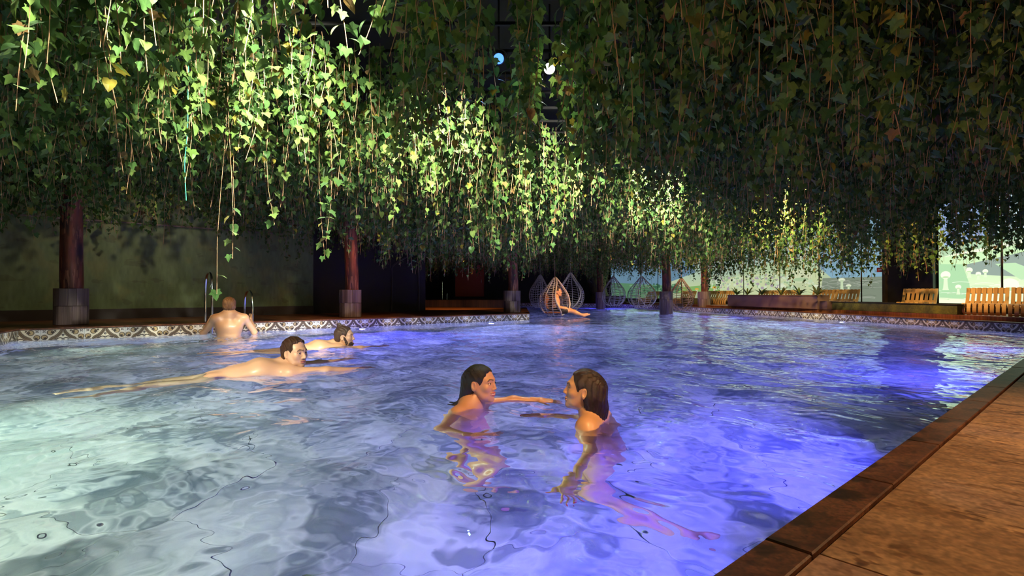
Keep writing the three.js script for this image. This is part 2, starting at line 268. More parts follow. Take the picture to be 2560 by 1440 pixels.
// ---------------------------------------------------------------- water
const waveDirs = (() => { const r = rng(77), w = []; for (let k = 0; k < 34; k++) { const len = 0.22 * Math.pow(9, r()), a = r() * Math.PI * 2; w.push([Math.cos(a) * 2 * Math.PI / len, Math.sin(a) * 2 * Math.PI / len, r() * 7, 0.0026 * Math.pow(len, 0.72) * (0.5 + r())]); } return w; })();
function waveAt(x, z) {
  const wx = x + 0.25 * Math.sin(0.9 * z + 0.4), wz = z + 0.25 * Math.sin(0.8 * x + 1.1); let h = 0; for (const [a, b, p, s] of waveDirs) h += s * Math.sin(a * wx + b * wz + p);
  for (const [cx, cz, amp, len, reach] of [[0.36, -2.55, 0.006, 0.16, 0.5], [-0.25, -3.1, 0.006, 0.17, 0.5], [-1.7, -4.7, 0.010, 0.34, 1.3], [-2.1, -6.6, 0.008, 0.32, 1.1], [-4.4, -8.2, 0.007, 0.25, 0.8], [0.05, -1.55, 0.004, 0.07, 0.17]]) { const d = Math.hypot(x - cx, z - cz); h += amp * Math.exp(-d * d / (reach * reach)) * Math.sin(d * 2 * Math.PI / len); }
  return h;
}
const rippleTex = (() => {
  const r = rng(31), w = []; for (let k = 0; k < 42; k++) { const f = 4 + Math.floor(r() * 30), a = r() * Math.PI * 2, kx = Math.round(Math.cos(a) * f), ky = Math.round(Math.sin(a) * f); w.push([kx, ky, r() * 7, 1 / Math.pow(Math.hypot(kx, ky) + 3, 1.15)]); }
  const N = 1024, d = new Float32Array(N * N * 4);
  for (let j = 0; j < N; j++) for (let i = 0; i < N; i++) { const u = i / N, v = j / N, wu = u + 0.02 * Math.sin(6.2832 * (v * 2 + 0.1)), wv = v + 0.02 * Math.sin(6.2832 * (u * 3)); let q = 0; for (const [k, l, p, m] of w) q += m * Math.sin(6.2832 * (k * wu + l * wv) + p); const e = (j * N + i) * 4; d[e] = d[e + 1] = d[e + 2] = 0.5 + q * 0.22; d[e + 3] = 1; }
  const t = new THREE.DataTexture(d, N, N, THREE.RGBAFormat, THREE.FloatType); t.wrapS = t.wrapT = THREE.RepeatWrapping; t.magFilter = THREE.LinearFilter; t.repeat.set(1 / 2.3, 1 / 2.3); t.needsUpdate = true; return t;
})();
{
  const S = 0.07, x0 = -8.5, x1 = 9.4, z0 = -29.8, z1 = 5, nx = Math.ceil((x1 - x0) / S), nz = Math.ceil((z1 - z0) / S), id = new Int32Array((nx + 1) * (nz + 1)).fill(-1), pos = [], uv = [], ix = [];
  const vert = (i, j) => { const k = i + (nx + 1) * j; if (id[k] < 0) { const x = x0 + i * S, z = z0 + j * S; id[k] = pos.length / 3; pos.push(x, waveAt(x, z), z); uv.push(x, z); } return id[k]; };
  for (let j = 0; j < nz; j++) for (let i = 0; i < nx; i++) { const x = x0 + (i + 0.5) * S, z = z0 + (j + 0.5) * S; if (!(inside(POOL, x, z) || inside(POOL, x + 0.08, z) || inside(POOL, x - 0.08, z) || inside(POOL, x, z + 0.08) || inside(POOL, x, z - 0.08))) continue; const a = vert(i, j), b = vert(i, j + 1), c = vert(i + 1, j + 1), d = vert(i + 1, j); ix.push(a, b, c, a, c, d); }
  const g = new THREE.BufferGeometry(); g.setAttribute('position', new THREE.Float32BufferAttribute(pos, 3)); g.setAttribute('uv', new THREE.Float32BufferAttribute(uv, 2)); g.setIndex(ix); g.computeVertexNormals();
  const m = struct('water', g, new THREE.MeshPhysicalMaterial({ color: 0xffffff, roughness: 0.0, transmission: 1, thickness: 1, ior: 1.33, bumpMap: rippleTex, bumpScale: 0.034 }), 'rippling blue lit water of the pool'); m.userData.category = 'water';
}
// ---------------------------------------------------------------- lamps
// a stage spot: can, yoke, lens; the light stands just in front of its lens. beams[] keeps the ivy out of the mouth of each.
const beams = [];
const canMat = std(lin(0.015, 0.015, 0.016), 0.5, { metalness: 0.4 });
function spotLamp(label, at, aim, color, intensity, angle, glow = 6, penumbra = 0.6, clear = 1.0, soft = 2.5) {
  const o = thing('spotlight', label, 'lamp', at), d = V(...aim).sub(V(...at)).normalize(), q = new THREE.Quaternion().setFromUnitVectors(V(0, 0, 1), d);
  const can = part('can', new THREE.LatheGeometry([[0, -0.16], [0.05, -0.16], [0.06, -0.1], [0.062, 0.02], [0.056, 0.02], [0.054, -0.02], [0, -0.03]].map(([r, y]) => new THREE.Vector2(r, y)), 20).rotateX(Math.PI / 2), canMat, o); can.quaternion.copy(q);
  const lens = part('lens', new THREE.CylinderGeometry(0.05, 0.05, 0.006, 20).rotateX(Math.PI / 2), std(0x000000, 0.4, { emissive: new THREE.Color(color), emissiveIntensity: glow }), o); lens.quaternion.copy(q); lens.position.copy(d).multiplyScalar(0.004);
  part('yoke', merge([new THREE.TorusGeometry(0.09, 0.008, 6, 16, Math.PI).translate(0, 0, 0), new THREE.CylinderGeometry(0.01, 0.01, Math.max(0.02, 3.6 - at[1] - 0.09), 6).translate(0, 0.09 + (3.6 - at[1] - 0.09) / 2, 0)]), canMat, o);
  const s = new THREE.SpotLight(color, intensity, 0, angle, penumbra, 2); s.position.copy(d).multiplyScalar(0.03); s.castShadow = true; s.shadow.radius = soft; s.name = 'spot_beam'; o.add(s);
  const t = new THREE.Object3D(); t.name = 'aim'; t.position.copy(d).multiplyScalar(3); o.add(t); s.target = t;
  beams.push({ p: V(...at), d, angle, clear }); return o;
}
// a round lamp set in the pool wall under water
function poolLamp(label, at, dir, color, intensity, glow = 3, down = 0.22, angle = 1.25) {
  const d = V(dir[0], 0, dir[1]).normalize(), o = thing('pool_lamp', label, 'lamp', at, Math.atan2(d.x, d.z));
  part('ring', new THREE.LatheGeometry([[0.07, -0.03], [0.11, -0.03], [0.115, 0.0], [0.10, 0.012], [0.075, 0.006], [0.07, -0.01]].map(([r, y]) => new THREE.Vector2(r, y)), 24).rotateX(Math.PI / 2), M.steel, o);
  part('lens', new THREE.CylinderGeometry(0.072, 0.072, 0.008, 24).rotateX(Math.PI / 2), std(0x000000, 0.3, { emissive: new THREE.Color(color), emissiveIntensity: glow }), o);
  const s = new THREE.SpotLight(color, intensity, 0, angle, 1, 2); s.position.set(0, 0, 0.05); s.castShadow = true; s.shadow.radius = 3; s.name = 'pool_beam'; o.add(s);
  const t = new THREE.Object3D(); t.name = 'aim'; t.position.set(0, -down * 3, 3); o.add(t); s.target = t; return o;
}
const BLUE = lin(0.09, 0.08, 1.0), WHITE = lin(0.74, 1.0, 0.76), WARM = lin(1.0, 0.56, 0.22), GREENISH = lin(0.98, 1.0, 0.84), SOFT = lin(1.0, 0.80, 0.52), LILAC = lin(0.30, 0.34, 1.0);
const wallOut = [-0.667, -0.745], lampAt = (t, y) => { const p = near(t); return [p[0] + wallOut[0] * 0.02, y, p[1] + wallOut[1] * 0.02]; };
poolLamp('blue underwater lamp in the near pool wall by the two women', lampAt(2.3, -0.45), wallOut, BLUE, 38, 3, 0.25, 1.0);
poolLamp('blue underwater lamp in the near pool wall right below the camera', lampAt(0.6, -0.5), [-0.62, -0.78], BLUE, 24, 3, 0.5, 0.85);
poolLamp('blue underwater lamp in the near pool wall right of the women', lampAt(5.6, -0.45), wallOut, BLUE, 34);
poolLamp('blue underwater lamp in the near pool wall towards the screens', lampAt(8.8, -0.45), wallOut, BLUE, 18);
poolLamp('added white underwater lamp in the near pool wall below the camera', lampAt(-2.9, -0.45), [-0.86, -0.51], WHITE, 150, 3, 0.15, 0.75);  // this and the next: added, standing for white light falling in from above
poolLamp('added white underwater lamp in the near pool wall left of the camera', lampAt(-4.6, -0.45), [-0.62, -0.78], WHITE, 195, 3, 0.15, 0.85);
poolLamp('blue underwater lamp in the tiled wall behind the bearded swimmer', [-3.0, -0.32, -10.76], [0.642, 0.766], BLUE, 70, 1.6);
poolLamp('blue underwater lamp in the far wall below the swinging chairs', [5.5, -0.30, -26.2], [-0.9, 0.42], BLUE, 70, 3);
poolLamp('blue underwater lamp in the tiled wall below the rusty planter', [7.6, -0.35, -17.0], [-0.97, 0.2], BLUE, 34);
poolLamp('added white underwater lamp in the left tiled wall near the corner', [-6.2, -0.5, -8.08], [0.642, 0.766], WHITE, 4);  // two more added lamps, in place of white light from overhead
poolLamp('added white underwater lamp in the left tiled wall near the camera', [-4.33, -0.5, -2.62], [0.90, -0.35], WHITE, 48, 3, 0.2, 1.1);
poolLamp('added lilac underwater lamp in the tiled wall beside the ladder', [-4.05, -0.4, -9.88], [0.642, 0.766], LILAC, 24, 0.9);  // the lilac lamps are added to brighten the far water
poolLamp('added lilac underwater lamp in the tiled wall near the deck corner', [-0.55, -0.4, -12.82], [0.642, 0.766], LILAC, 85, 0.9);
poolLamp('added lilac underwater lamp in the tiled wall below the green low wall', [8.12, -0.4, -13.2], [-0.99, 0.12], LILAC, 85, 0.9);
poolLamp('added lilac underwater lamp in the tiled wall by the post in the water', [6.75, -0.4, -20.6], [-0.9, 0.3], LILAC, 70, 0.9);

spotLamp('bright white spotlight hanging among the ivy over mid pool', [0.40, 2.98, -5.75], [1.0, 0.7, -10.8], GREENISH, 230, 0.58, 30, 0.8, 1.5);
spotLamp('glaring white spotlight in the ivy turned towards the camera', [0.38, 2.95, -5.45], [0.1, 0.3, -1.6], GREENISH, 18, 0.55, 60, 0.8, 0.6);
beams.push({ p: V(0.38, 2.95, -5.45), d: V(-0.38, -2.29, 5.45).normalize(), angle: 0.02, clear: 4.5 });
spotLamp('white spotlight hidden in the ivy aimed at the green curtain of leaves', [-0.25, 3.05, -1.9], [-2.9, 2.1, -4.3], GREENISH, 520, 0.55, 12, 0.7, 0.85);
spotLamp('white spotlight in the ivy over the swimmers', [-0.8, 3.05, -3.5], [-3.5, 1.3, -6.2], GREENISH, 210, 0.56, 12, 0.8, 1.5);
spotLamp('white spotlight in the ivy over the second post', [-0.3, 3.0, -4.9], [-1.9, 1.3, -8.6], GREENISH, 200, 0.55, 12, 0.8, 1.1);
spotLamp('greenish spotlight in the ivy over the basket chairs', [2.4, 2.95, -9.2], [4.2, 1.5, -15.0], GREENISH, 250, 0.7, 12, 0.8, 0.8);
spotLamp('yellowish spotlight in the ivy before the planter', [5.6, 2.95, -10.2], [6.6, 1.4, -15.5], lin(1, 0.86, 0.42), 220, 0.75, 12, 0.8, 0.8);
spotLamp('small blue spotlight hanging in the dark ivy', [-0.13, 2.96, -5.25], [-0.1, 0.3, -1.4], lin(0.08, 0.25, 1), 6, 0.4, 2.5, 0.7, 0.35);
beams.push({ p: V(-0.13, 2.96, -5.25), d: V(0.13, -2.3, 5.25).normalize(), angle: 0.012, clear: 4.4 });
spotLamp('warm spotlight above the two women', [0.85, 2.55, -0.6], [0.12, 0.0, -3.05], WARM, 48, 0.42, 8, 0.7, 1.4);
spotLamp('soft white spotlight above the swimming man', [-2.3, 1.85, -1.6], [-2.1, 0.0, -4.6], SOFT, 60, 0.30, 8, 0.7, 0.5);
spotLamp('warm spotlight above the bearded swimmer', [-4.9, 1.8, -4.2], [-2.35, 0, -6.7], SOFT, 34, 0.22, 8, 0.7, 0.5);
spotLamp('warm spotlight above the pool ladder', [-3.5, 2.2, -7.2], [-4.5, 0.2, -8.6], WARM, 11, 0.4, 8, 0.7, 1.0);
spotLamp('added warm wall washer over the left deck', [-6.0, 2.7, -9.2], [-8.2, 0.9, -11.4], lin(1, 0.88, 0.6), 7, 0.95, 8, 0.8, 0.7);  // added to lift the green wall out of the dark
spotLamp('warm spotlight above the terrace paving', [3.2, 2.3, -0.8], [1.9, 0.17, -1.3], lin(1, 0.62, 0.28), 30, 0.75, 8, 0.8, 0.8);
spotLamp('warm spotlight above the man in the basket chair', [3.4, 2.3, -13.4], [1.4, 0.3, -15.3], WARM, 60, 0.32, 8, 0.7, 1.4);
spotLamp('amber spotlight above the wooden loungers', [7.6, 2.3, -10.6], [9.4, 0.5, -11.6], lin(1, 0.62, 0.22), 30, 0.9, 8, 0.7, 0.7);
spotLamp('amber spotlight over the planter', [7.0, 2.3, -15.2], [8.6, 0.5, -16.6], lin(1, 0.62, 0.22), 10, 0.9, 8, 0.7, 0.7);
spotLamp('amber spotlight over the far walkway', [6.2, 2.2, -18.2], [7.6, 0.4, -21.5], lin(1, 0.62, 0.22), 22, 0.9, 8, 0.7, 0.7);
spotLamp('amber spotlight over the back deck', [-1.6, 2.3, -17.0], [-2.0, 0.17, -18.6], lin(1, 0.55, 0.15), 26, 0.8, 8, 0.7, 0.8);
spotLamp('added warm spotlight over the second post', [-2.2, 2.4, -10.2], [-3.4, 0.6, -11.6], WARM, 10, 0.6, 8, 0.7, 0.8);  // added to brighten the base of the post
// an unseen uplight, added on the terrace to warm the ivy above
{
  const o = thing('added_uplight', 'unseen warm uplight added on the terrace beside the camera', 'lamp', [3.9, DECK - 0.003, 0.6]);
  part('drum', new THREE.LatheGeometry([[0, 0], [0.09, 0], [0.09, 0.16], [0.08, 0.165], [0.075, 0.13], [0, 0.12]].map(([r, y]) => new THREE.Vector2(r, y)), 24), canMat, o);
  part('lens', new THREE.CylinderGeometry(0.074, 0.074, 0.01, 24).translate(0, 0.145, 0), std(0x000000, 0.4, { emissive: WARM, emissiveIntensity: 6 }), o);
  const s = new THREE.SpotLight(WARM, 40, 0, 0.95, 0.8, 2); s.position.set(0, 0.17, 0); s.castShadow = true; s.shadow.radius = 3; s.name = 'uplight_beam'; o.add(s); const t = new THREE.Object3D(); t.name = 'aim'; t.position.set(-1.0, 3, -3.4); o.add(t); s.target = t;
}
// an unseen fill lamp, added behind the camera for warm low light
{
  const o = thing('added_fill_lamp', 'unseen warm fill lamp added on the wall behind the camera', 'lamp', [3.0, 1.2, 6.2]);
  part('housing', slab(1.7, 0.5, 0.06, 0.01).rotateX(0), canMat, o); part('diffuser', new THREE.BoxGeometry(1.6, 0.42, 0.02).translate(0, 0, -0.04), std(0x000000, 0.5, { emissive: WARM, emissiveIntensity: 4 }), o);
  const l = new THREE.RectAreaLight(WARM, 16, 1.6, 0.42); l.position.set(0, 0, -0.06); l.name = 'fill_glow'; o.add(l);   // a RectAreaLight shines along its -z
}
// ---------------------------------------------------------------- ivy
function leafGeo(outline, bend) {
  // blade along +z, upper side +y; a fold along the midrib and drooping lobes
  const pos = [], ix = [], n = outline.length; const h = (x, z) => Math.abs(x) * 0.16 - bend * z * z - 0.10 * x * x;
  const mid = [[0, 0], [0, 0.45], [0, 0.98]]; for (const [x, z] of mid) pos.push(x, h(x, z), z); for (const [x, z] of outline) pos.push(x, h(x, z), z);
  const right = outline.map(([x], i) => i).filter((i) => outline[i][0] > 0), tri = (a, b, c) => ix.push(a, b, c);
  for (const s of [1, -1]) {
    const ids = outline.map((p, i) => i).filter((i) => outline[i][0] * s > 0).sort((a, b) => outline[a][2] - outline[b][2]).map((i) => i + 3);
    const chain = [0, ...ids, 2]; for (let k = 0; k < chain.length - 1; k++) { if (s > 0) tri(1, chain[k + 1], chain[k]); else tri(1, chain[k], chain[k + 1]); }
  }
  const g = new THREE.BufferGeometry(); g.setAttribute('position', new THREE.Float32BufferAttribute(pos, 3)); g.setIndex(ix); const f = g.toNonIndexed(); f.computeVertexNormals(); return f;
}
const both = (pts) => pts.flatMap(([x, z], i) => [[x, z, i], [-x, z, i]]);
const leafA = leafGeo(both([[0.10, -0.14], [0.42, -0.16], [0.40, 0.10], [0.62, 0.34], [0.30, 0.46], [0.24, 0.66]]), 0.25);     // five pointed lobes
const leafB = leafGeo(both([[0.14, -0.15], [0.40, -0.05], [0.47, 0.20], [0.38, 0.50], [0.20, 0.78]]), 0.35);                  // heart shaped
const leafC = leafGeo(both([[0.08, -0.10], [0.34, -0.20], [0.44, 0.12], [0.50, 0.40], [0.26, 0.44], [0.14, 0.74]]), 0.1);
const leafGeos = [leafA, leafB, leafC];
const leafMat = new THREE.MeshPhysicalMaterial({ color: 0xffffff, roughness: 1, specularIntensity: 0.3, transmission: 0.30, thickness: 0, side: THREE.DoubleSide, clearcoat: 0.10, clearcoatRoughness: 0.35 });
const greens = [lin(0.11, 0.20, 0.03), lin(0.15, 0.265, 0.042), lin(0.075, 0.17, 0.034), lin(0.195, 0.295, 0.06), lin(0.052, 0.13, 0.022), lin(0.33, 0.27, 0.03), lin(0.28, 0.16, 0.05)];
greens.forEach((c) => c.multiplyScalar(0.52));
const leafTones = greens.map((c) => { const m = leafMat.clone(); m.color.copy(c); return m; });
const stemMat = std(lin(0.30, 0.15, 0.07), 0.7);
let rI = rng(2024); const TOP = 3.08;
{ const g = thing('trellis', 'black timber trellis under the ceiling that carries the ivy', 'trellis'); const black = std(lin(0.004, 0.003, 0.003), 0.95), bar = new THREE.BoxGeometry(22, 0.03, 0.03); for (let z = -1.0; z > -27.5; z -= 0.55) { const lo = z > -7.6 ? -10.6 : z > -13.9 ? -11.35 + (-7.29 - z) * 1.048 : z > -20.8 ? -2.3 : -4.0, hi = Math.min(9.9, 10.2 - Math.max(0, -z - 7.5) * 0.166 - Math.max(0, -z - 23) * 0.28), m = part('batten', bar, black, g); m.scale.x = (hi - lo) / 22; m.position.set((hi + lo) / 2, TOP + 0.02, z); } }
// how low the curtain hangs at a place
function hem(x, z) {
  const d = Math.hypot(x, z), big = fbm(x * 0.037 + 0.5, z * 0.037 + 0.5, 8, 8, 3, 4) - 0.5;
  let h = 1.95 + big * 1.0; h -= 0.34 * smooth(6, 16, d); h -= 0.45 * smooth(3.0, 8, x) * smooth(-22, -13, z) * smooth(5, 9, d); h -= 0.15 * smooth(-22, -14, z) * smooth(2, 5, x) * smooth(9, 14, d);
  h -= 0.38 * smooth(-3.6, -2, x) * smooth(1.5, 0, x) * smooth(6, 9, d) * smooth(17, 13, d); h -= 0.25 * smooth(-3.6, -2.6, x) * smooth(-0.6, -1.4, x) * smooth(3.4, 4.2, d) * smooth(8, 6, d); if (x < -3.6 && d < 9) h += 0.15; h += 0.2 * smooth(5, 3, d); h -= 0.1 * smooth(-3, -5, x) * smooth(5, 7, d);
  return h;
}
function makeStrand(x, z, dense) {
  const yb = hem(x, z) + (rI() < 0.10 ? -0.35 * rI() : 0.55 * Math.pow(rI(), 1.2)), len = TOP - yb, sw = 0.05 + 0.06 * rI(), ph = rI() * 7, ph2 = rI() * 7, pts = [];
  for (let k = 0; k <= 5; k++) { const t = k / 5; pts.push(V(x + sw * t * Math.sin(ph + 3 * t), TOP - t * len, z + sw * t * Math.cos(ph2 + 2.6 * t))); }
  const leaves = [], step = dense * (0.85 + 0.3 * rI()); let a = rI() * 7; const hue = rI();
  const bare = rI() < 0.25 ? 0.25 * rI() : 0;                         // some strands end in a bare shoot
  for (let s = 0.04; s < len - 0.02 - bare; s += step * (0.6 + 0.8 * rI())) {
    const t = s / len, k = Math.min(4, Math.floor(t * 5)), p = pts[k].clone().lerp(pts[k + 1], t * 5 - k); a += 2.4 + (rI() - 0.5);
    const size = (0.058 + 0.040 * rI()) * (1 - 0.35 * smooth(0.85, 1, t)), pitch = 0.15 + 1.15 * Math.pow(rI(), 0.8), reach = 0.02 + 0.03 * rI();
    const m = new THREE.Matrix4().makeRotationY(a); p.add(V(0, 0, reach).applyMatrix4(m)); p.y += 0.012;
    const e = new THREE.Euler(pitch, a, (rI() - 0.5) * 0.9, 'YXZ'), q = rI(), tone = q < 0.035 ? 5 : q < 0.05 ? 6 : Math.floor(((hue * 0.6 + rI() * 0.4) * 4.999));
    leaves.push({ p, e, s: size, tone: Math.min(6, tone), g: rI() < 0.55 ? 0 : rI() < 0.45 ? 1 : 2 });
  }
  return { x, z, yb, len, pts, leaves };
}
function free(x, z) {
  for (const b of beams) { for (const y of [1.3, 1.6, 1.9, 2.2, 2.5, 2.8, 3.05]) { const v = V(x, y, z).sub(b.p), t = v.dot(b.d), off = Math.sqrt(Math.max(0, v.lengthSq() - t * t)); if (t > -0.2 && t < b.clear && off < 0.12 + Math.max(0, t) * Math.tan(b.angle) * 0.85) return false; } }
  return true;
}
const strands = [];
{
  const cell = 0.15; 
  for (let i = Math.floor(-11 / cell); i < 12 / cell; i++) for (let j = Math.floor(-27.5 / cell); j < -0.6 / cell; j++) {
    rI = rng(Math.floor(hash2(i, j, 7) * 4294967295)); const x = (i + rI()) * cell, z = (j + rI()) * cell, d = Math.hypot(x, z), keep = d < 4.5 ? 0.85 : d < 8 ? 0.75 : d < 13 ? 0.48 : 0.29;
    if (rI() > keep) continue;
    const side = Math.abs(x) - 1.15 * -z; if (side > 2.2) continue;                     // well outside the view
    if (x > 10.7 - (-z - 7.5) * 0.155 || (x < -5 && (x + 11.9) * 0.69 + (z + 7.29) * 0.724 < 0.3)) continue;   // beyond the screens, beyond the green wall
    if (z < -23 && x > 5.2 + (z + 28.5) * 0.55) continue;
    if (!free(x, z)) continue;
    strands.push(makeStrand(x, z, d < 6 ? 0.043 : d < 12 ? 0.056 : 0.07));
  }
}
// a few long trailers that reach far below the rest
for (const [x, z, yb, from] of [[-2.64, -5.0, 0.66, 0.16], [-2.62, -4.95, 0.98, 0.45], [-1.98, -5.6, 1.02, 0.9], [-1.90, -5.5, 1.2, 0.8], [-3.2, -5.3, 1.5, 0.6], [-2.35, -5.3, 1.35, 0.7], [-0.6, -7.2, 1.25, 0.7], [1.62, -2.75, 1.58, 0.6], [2.1, -2.9, 1.62, 0.6], [1.15, -2.6, 1.6, 0.5]]) { const s = makeStrand(x, z, 0.06), k = TOP - yb; s.pts.forEach((p, i) => { p.y = TOP - k * i / 5; }); s.yb = yb; s.leaves = s.leaves.filter((l, i) => i * 0.075 < from).map((l, i) => { l.p.set(s.pts[4].x + (s.pts[5].x - s.pts[4].x) * 0.6, yb + 0.03 + i * 0.07, s.pts[5].z); l.p.add(V(Math.sin(l.e.y) * 0.03, 0, Math.cos(l.e.y) * 0.03)); return l; }); strands.push(s); }
// where a strand is on the picture's side of the room: only to name the ones that show largest
const shows = (s) => { const zc = -s.z; if (zc < 1.6) return 0; const edge = Math.abs(s.x) / zc, low = (s.yb - EYE) / zc; return edge < 0.96 && low < 0.50 ? Math.min(1, (0.54 * zc + EYE - s.yb) / 0.4) / zc : 0; };
const ranked = strands.map((s, i) => [shows(s), i]).sort((a, b) => b[0] - a[0]).slice(0, 300), single = new Set(ranked.map((r) => r[1]));
function stemTube(s, o) { const g = new THREE.TubeGeometry(new THREE.CatmullRomCurve3(s.pts.map((p) => p.clone().sub(o))), 8, 0.0028, 4, false); return g; }
const zones = [
  [(s) => s.x < -0.8 && s.z > -3.4, 'ivy strand with green leaves high at the left edge nearest the camera', 'ivy strands hanging near the camera at the left'],
  [(s) => s.x < -0.8, 'brightly lit green ivy strand in the curtain above the swimmers', 'lit ivy strands above the swimmers'],
  [(s) => s.x < 0.8, 'dim ivy strand in the dark gap around the blue spotlight', 'dim ivy strands around the blue spotlight'],
  [(s) => s.x < 2.0, 'shaded ivy strand with brown shoots above the two women', 'shaded ivy strands above the women'],
  [() => true, 'dark ivy strand with heart shaped leaves and bare shoots above the terrace', 'dark ivy strands above the terrace corner'],
];
const massM = leafGeos.map(() => []), massC = leafGeos.map(() => []), stemsM = [];
strands.forEach((s, i) => {
  if (single.has(i)) {
    const zn = zones.find((q) => q[0](s)), o = thing('ivy_strand', zn[1], 'ivy', [s.x, s.yb, s.z], 0, zn[2]), off = o.position;
    part('stem', stemTube(s, off), stemMat, o);
    for (const l of s.leaves) { const m = part('leaf', leafGeos[l.g], leafTones[l.tone], o); m.position.copy(l.p).sub(off); m.rotation.copy(l.e); m.scale.setScalar(l.s); }
    return;
  }
  for (const l of s.leaves) { massM[l.g].push(new THREE.Matrix4().compose(l.p, new THREE.Quaternion().setFromEuler(l.e), V(l.s, l.s, l.s))); massC[l.g].push(greens[l.tone]); }
  for (let k = 0; k < 5; k++) { const a = s.pts[k], b = s.pts[k + 1], d = b.clone().sub(a), L = d.length(); stemsM.push(new THREE.Matrix4().compose(a, new THREE.Quaternion().setFromUnitVectors(V(0, -1, 0), d.normalize()), V(1, L, 1))); }
});
{
  const o = new THREE.Group(); o.name = 'ivy_canopy'; tag(o, 'dense canopy of hanging green ivy filling the ceiling of the hall', 'ivy', null, 'stuff'); scene.add(o);
  leafGeos.forEach((g, k) => { const m = new THREE.InstancedMesh(g, leafMat, massM[k].length); m.name = 'leaf_mass'; m.userData.kind = 'stuff'; massM[k].forEach((x, i) => { m.setMatrixAt(i, x); m.setColorAt(i, massC[k][i]); }); shade(m); o.add(m); });
  const st = new THREE.InstancedMesh(new THREE.CylinderGeometry(0.0026, 0.0026, 1, 4, 1, true).translate(0, -0.5, 0), stemMat, stemsM.length); st.name = 'stem_mass'; st.userData.kind = 'stuff'; stemsM.forEach((x, i) => st.setMatrixAt(i, x)); shade(st); o.add(st);
}
console.log('ivy strands', strands.length, 'leaves', massM.reduce((a, b) => a + b.length, 0), 'single', single.size);
// ---------------------------------------------------------------- posts on clad bases
const BASE_TOP = 0.75;
function post(label, x, z, foot, r, seed, lean = 0) {
  const o = thing('wooden_post', label, 'post', [x, foot, z]), rr = rng(seed), n = 13, R = 0.225, top = BASE_TOP - foot;
  part('core', new THREE.CylinderGeometry(R - 0.035, R - 0.035, top - 0.012, 20).translate(0, (top - 0.012) / 2, 0), M.grout, o);
  for (const [a, b] of [[0, 0.30], [0.304, 0.58]]) for (let k = 0; k < n; k++) {           // staves round the base, in two courses
    const w = 2 * Math.PI * R / n - 0.004, lo = a === 0 ? 0 : top - 0.28, hi = a === 0 ? top - 0.284 : top, g = uvMetres(slab(w, 0.035, hi - lo, 0.004).rotateX(Math.PI / 2)), u = g.attributes.uv, du = rr() * 3; for (let q = 0; q < u.count; q++) u.setXY(q, u.getX(q) + du, u.getY(q) + du * 2);
    const s = part('stave', g, M.stave[Math.floor(rr() * 3)], o), t = (k + (a ? 0.5 : 0)) / n * 2 * Math.PI; s.position.set(Math.sin(t) * (R - 0.018 + 0.004 * rr()), (lo + hi) / 2, Math.cos(t) * (R - 0.018)); s.rotation.y = t;
  }
  // the log itself
  const H = 3.58 - BASE_TOP, pos = [], uv = [], ix = [], na = 28, ny = 44;
  for (let j = 0; j <= ny; j++) for (let i = 0; i <= na; i++) { const t = i / na * 2 * Math.PI, y = j / ny * H, f = r * (1.04 - 0.10 * j / ny) * (1 + 0.07 * (fbm((i % na) / na, j / ny, 5, 4, 3, seed) - 0.5) + 0.05 * (fbm((i % na) / na, j / ny, 2, 6, 2, seed + 5) - 0.5)); pos.push(Math.sin(t) * f + lean * y + 0.03 * Math.sin(y * 1.4 + seed), y + top, Math.cos(t) * f); uv.push(i / na * 1.0, y * 0.55); }
  for (let j = 0; j < ny; j++) for (let i = 0; i < na; i++) { const a = i + (na + 1) * j; ix.push(a, a + 1, a + na + 2, a, a + na + 2, a + na + 1); }
  const g = new THREE.BufferGeometry(); g.setAttribute('position', new THREE.Float32BufferAttribute(pos, 3)); g.setAttribute('uv', new THREE.Float32BufferAttribute(uv, 2)); g.setIndex(ix); g.computeVertexNormals(); part('log', g, M.log, o);
  return o;
}
const p1 = post('thick reddish log post on a plank clad base before the green wall', -7.18, -8.8, DECK - 0.004, 0.150, 3, 0.02);
for (const [dx, dz, y] of [[-0.75, 0.1, 1.95], [0.55, -0.15, 2.05]]) part('brace', tube([V(0.02, y, 0), V(dx * 0.4, y + 0.22, dz * 0.4), V(dx, y + 0.62, dz), V(dx * 1.5, y + 0.95, dz * 1.5)], 0.04, 14, 8), M.log, p1);
post('square shouldered log post with a peeled patch on the left deck', -3.50, -11.7, DECK - 0.004, 0.138, 8);
post('log post on a clad base at the corner of the left deck', 0.0, -14.7, DECK - 0.004, 0.135, 14);
post('log post standing in the water among the basket chairs', 4.15, -25.3, BED, 0.15, 22);
post('log post standing in the water in front of the screens', 5.42, -19.0, BED, 0.15, 27);
post('slim log post on the walkway beside the planter', 7.22, -20.3, DECK - 0.004, 0.13, 33);

// rail along the green wall
{
  const d = [wl1[0] - wl0[0], wl1[1] - wl0[1]], l = Math.hypot(...d), u = [d[0] / l, d[1] / l], n = [-u[1], u[0]], at = (s, o, y) => V(wl0[0] + u[0] * s - (-n[0]) * o, y, wl0[1] + u[1] * s + n[1] * o);
  const o = thing('wall_rail', 'thin wooden rail fixed along the olive green wall', 'rail', at(4, 0.1, 2.1).toArray());
  wpart('pole', tube([at(1.5, 0.1, 2.12), at(4, 0.1, 2.11), at(6.2, 0.1, 2.12), at(8.6, 0.1, 2.12)], 0.016, 40, 6), M.stave[1], o);
  for (const s of [2, 4.2, 6.4, 8.3]) wpart('bracket', tube([at(s, -0.01, 2.12), at(s, 0.1, 2.12)], 0.008, 4, 6), M.dark, o);
}

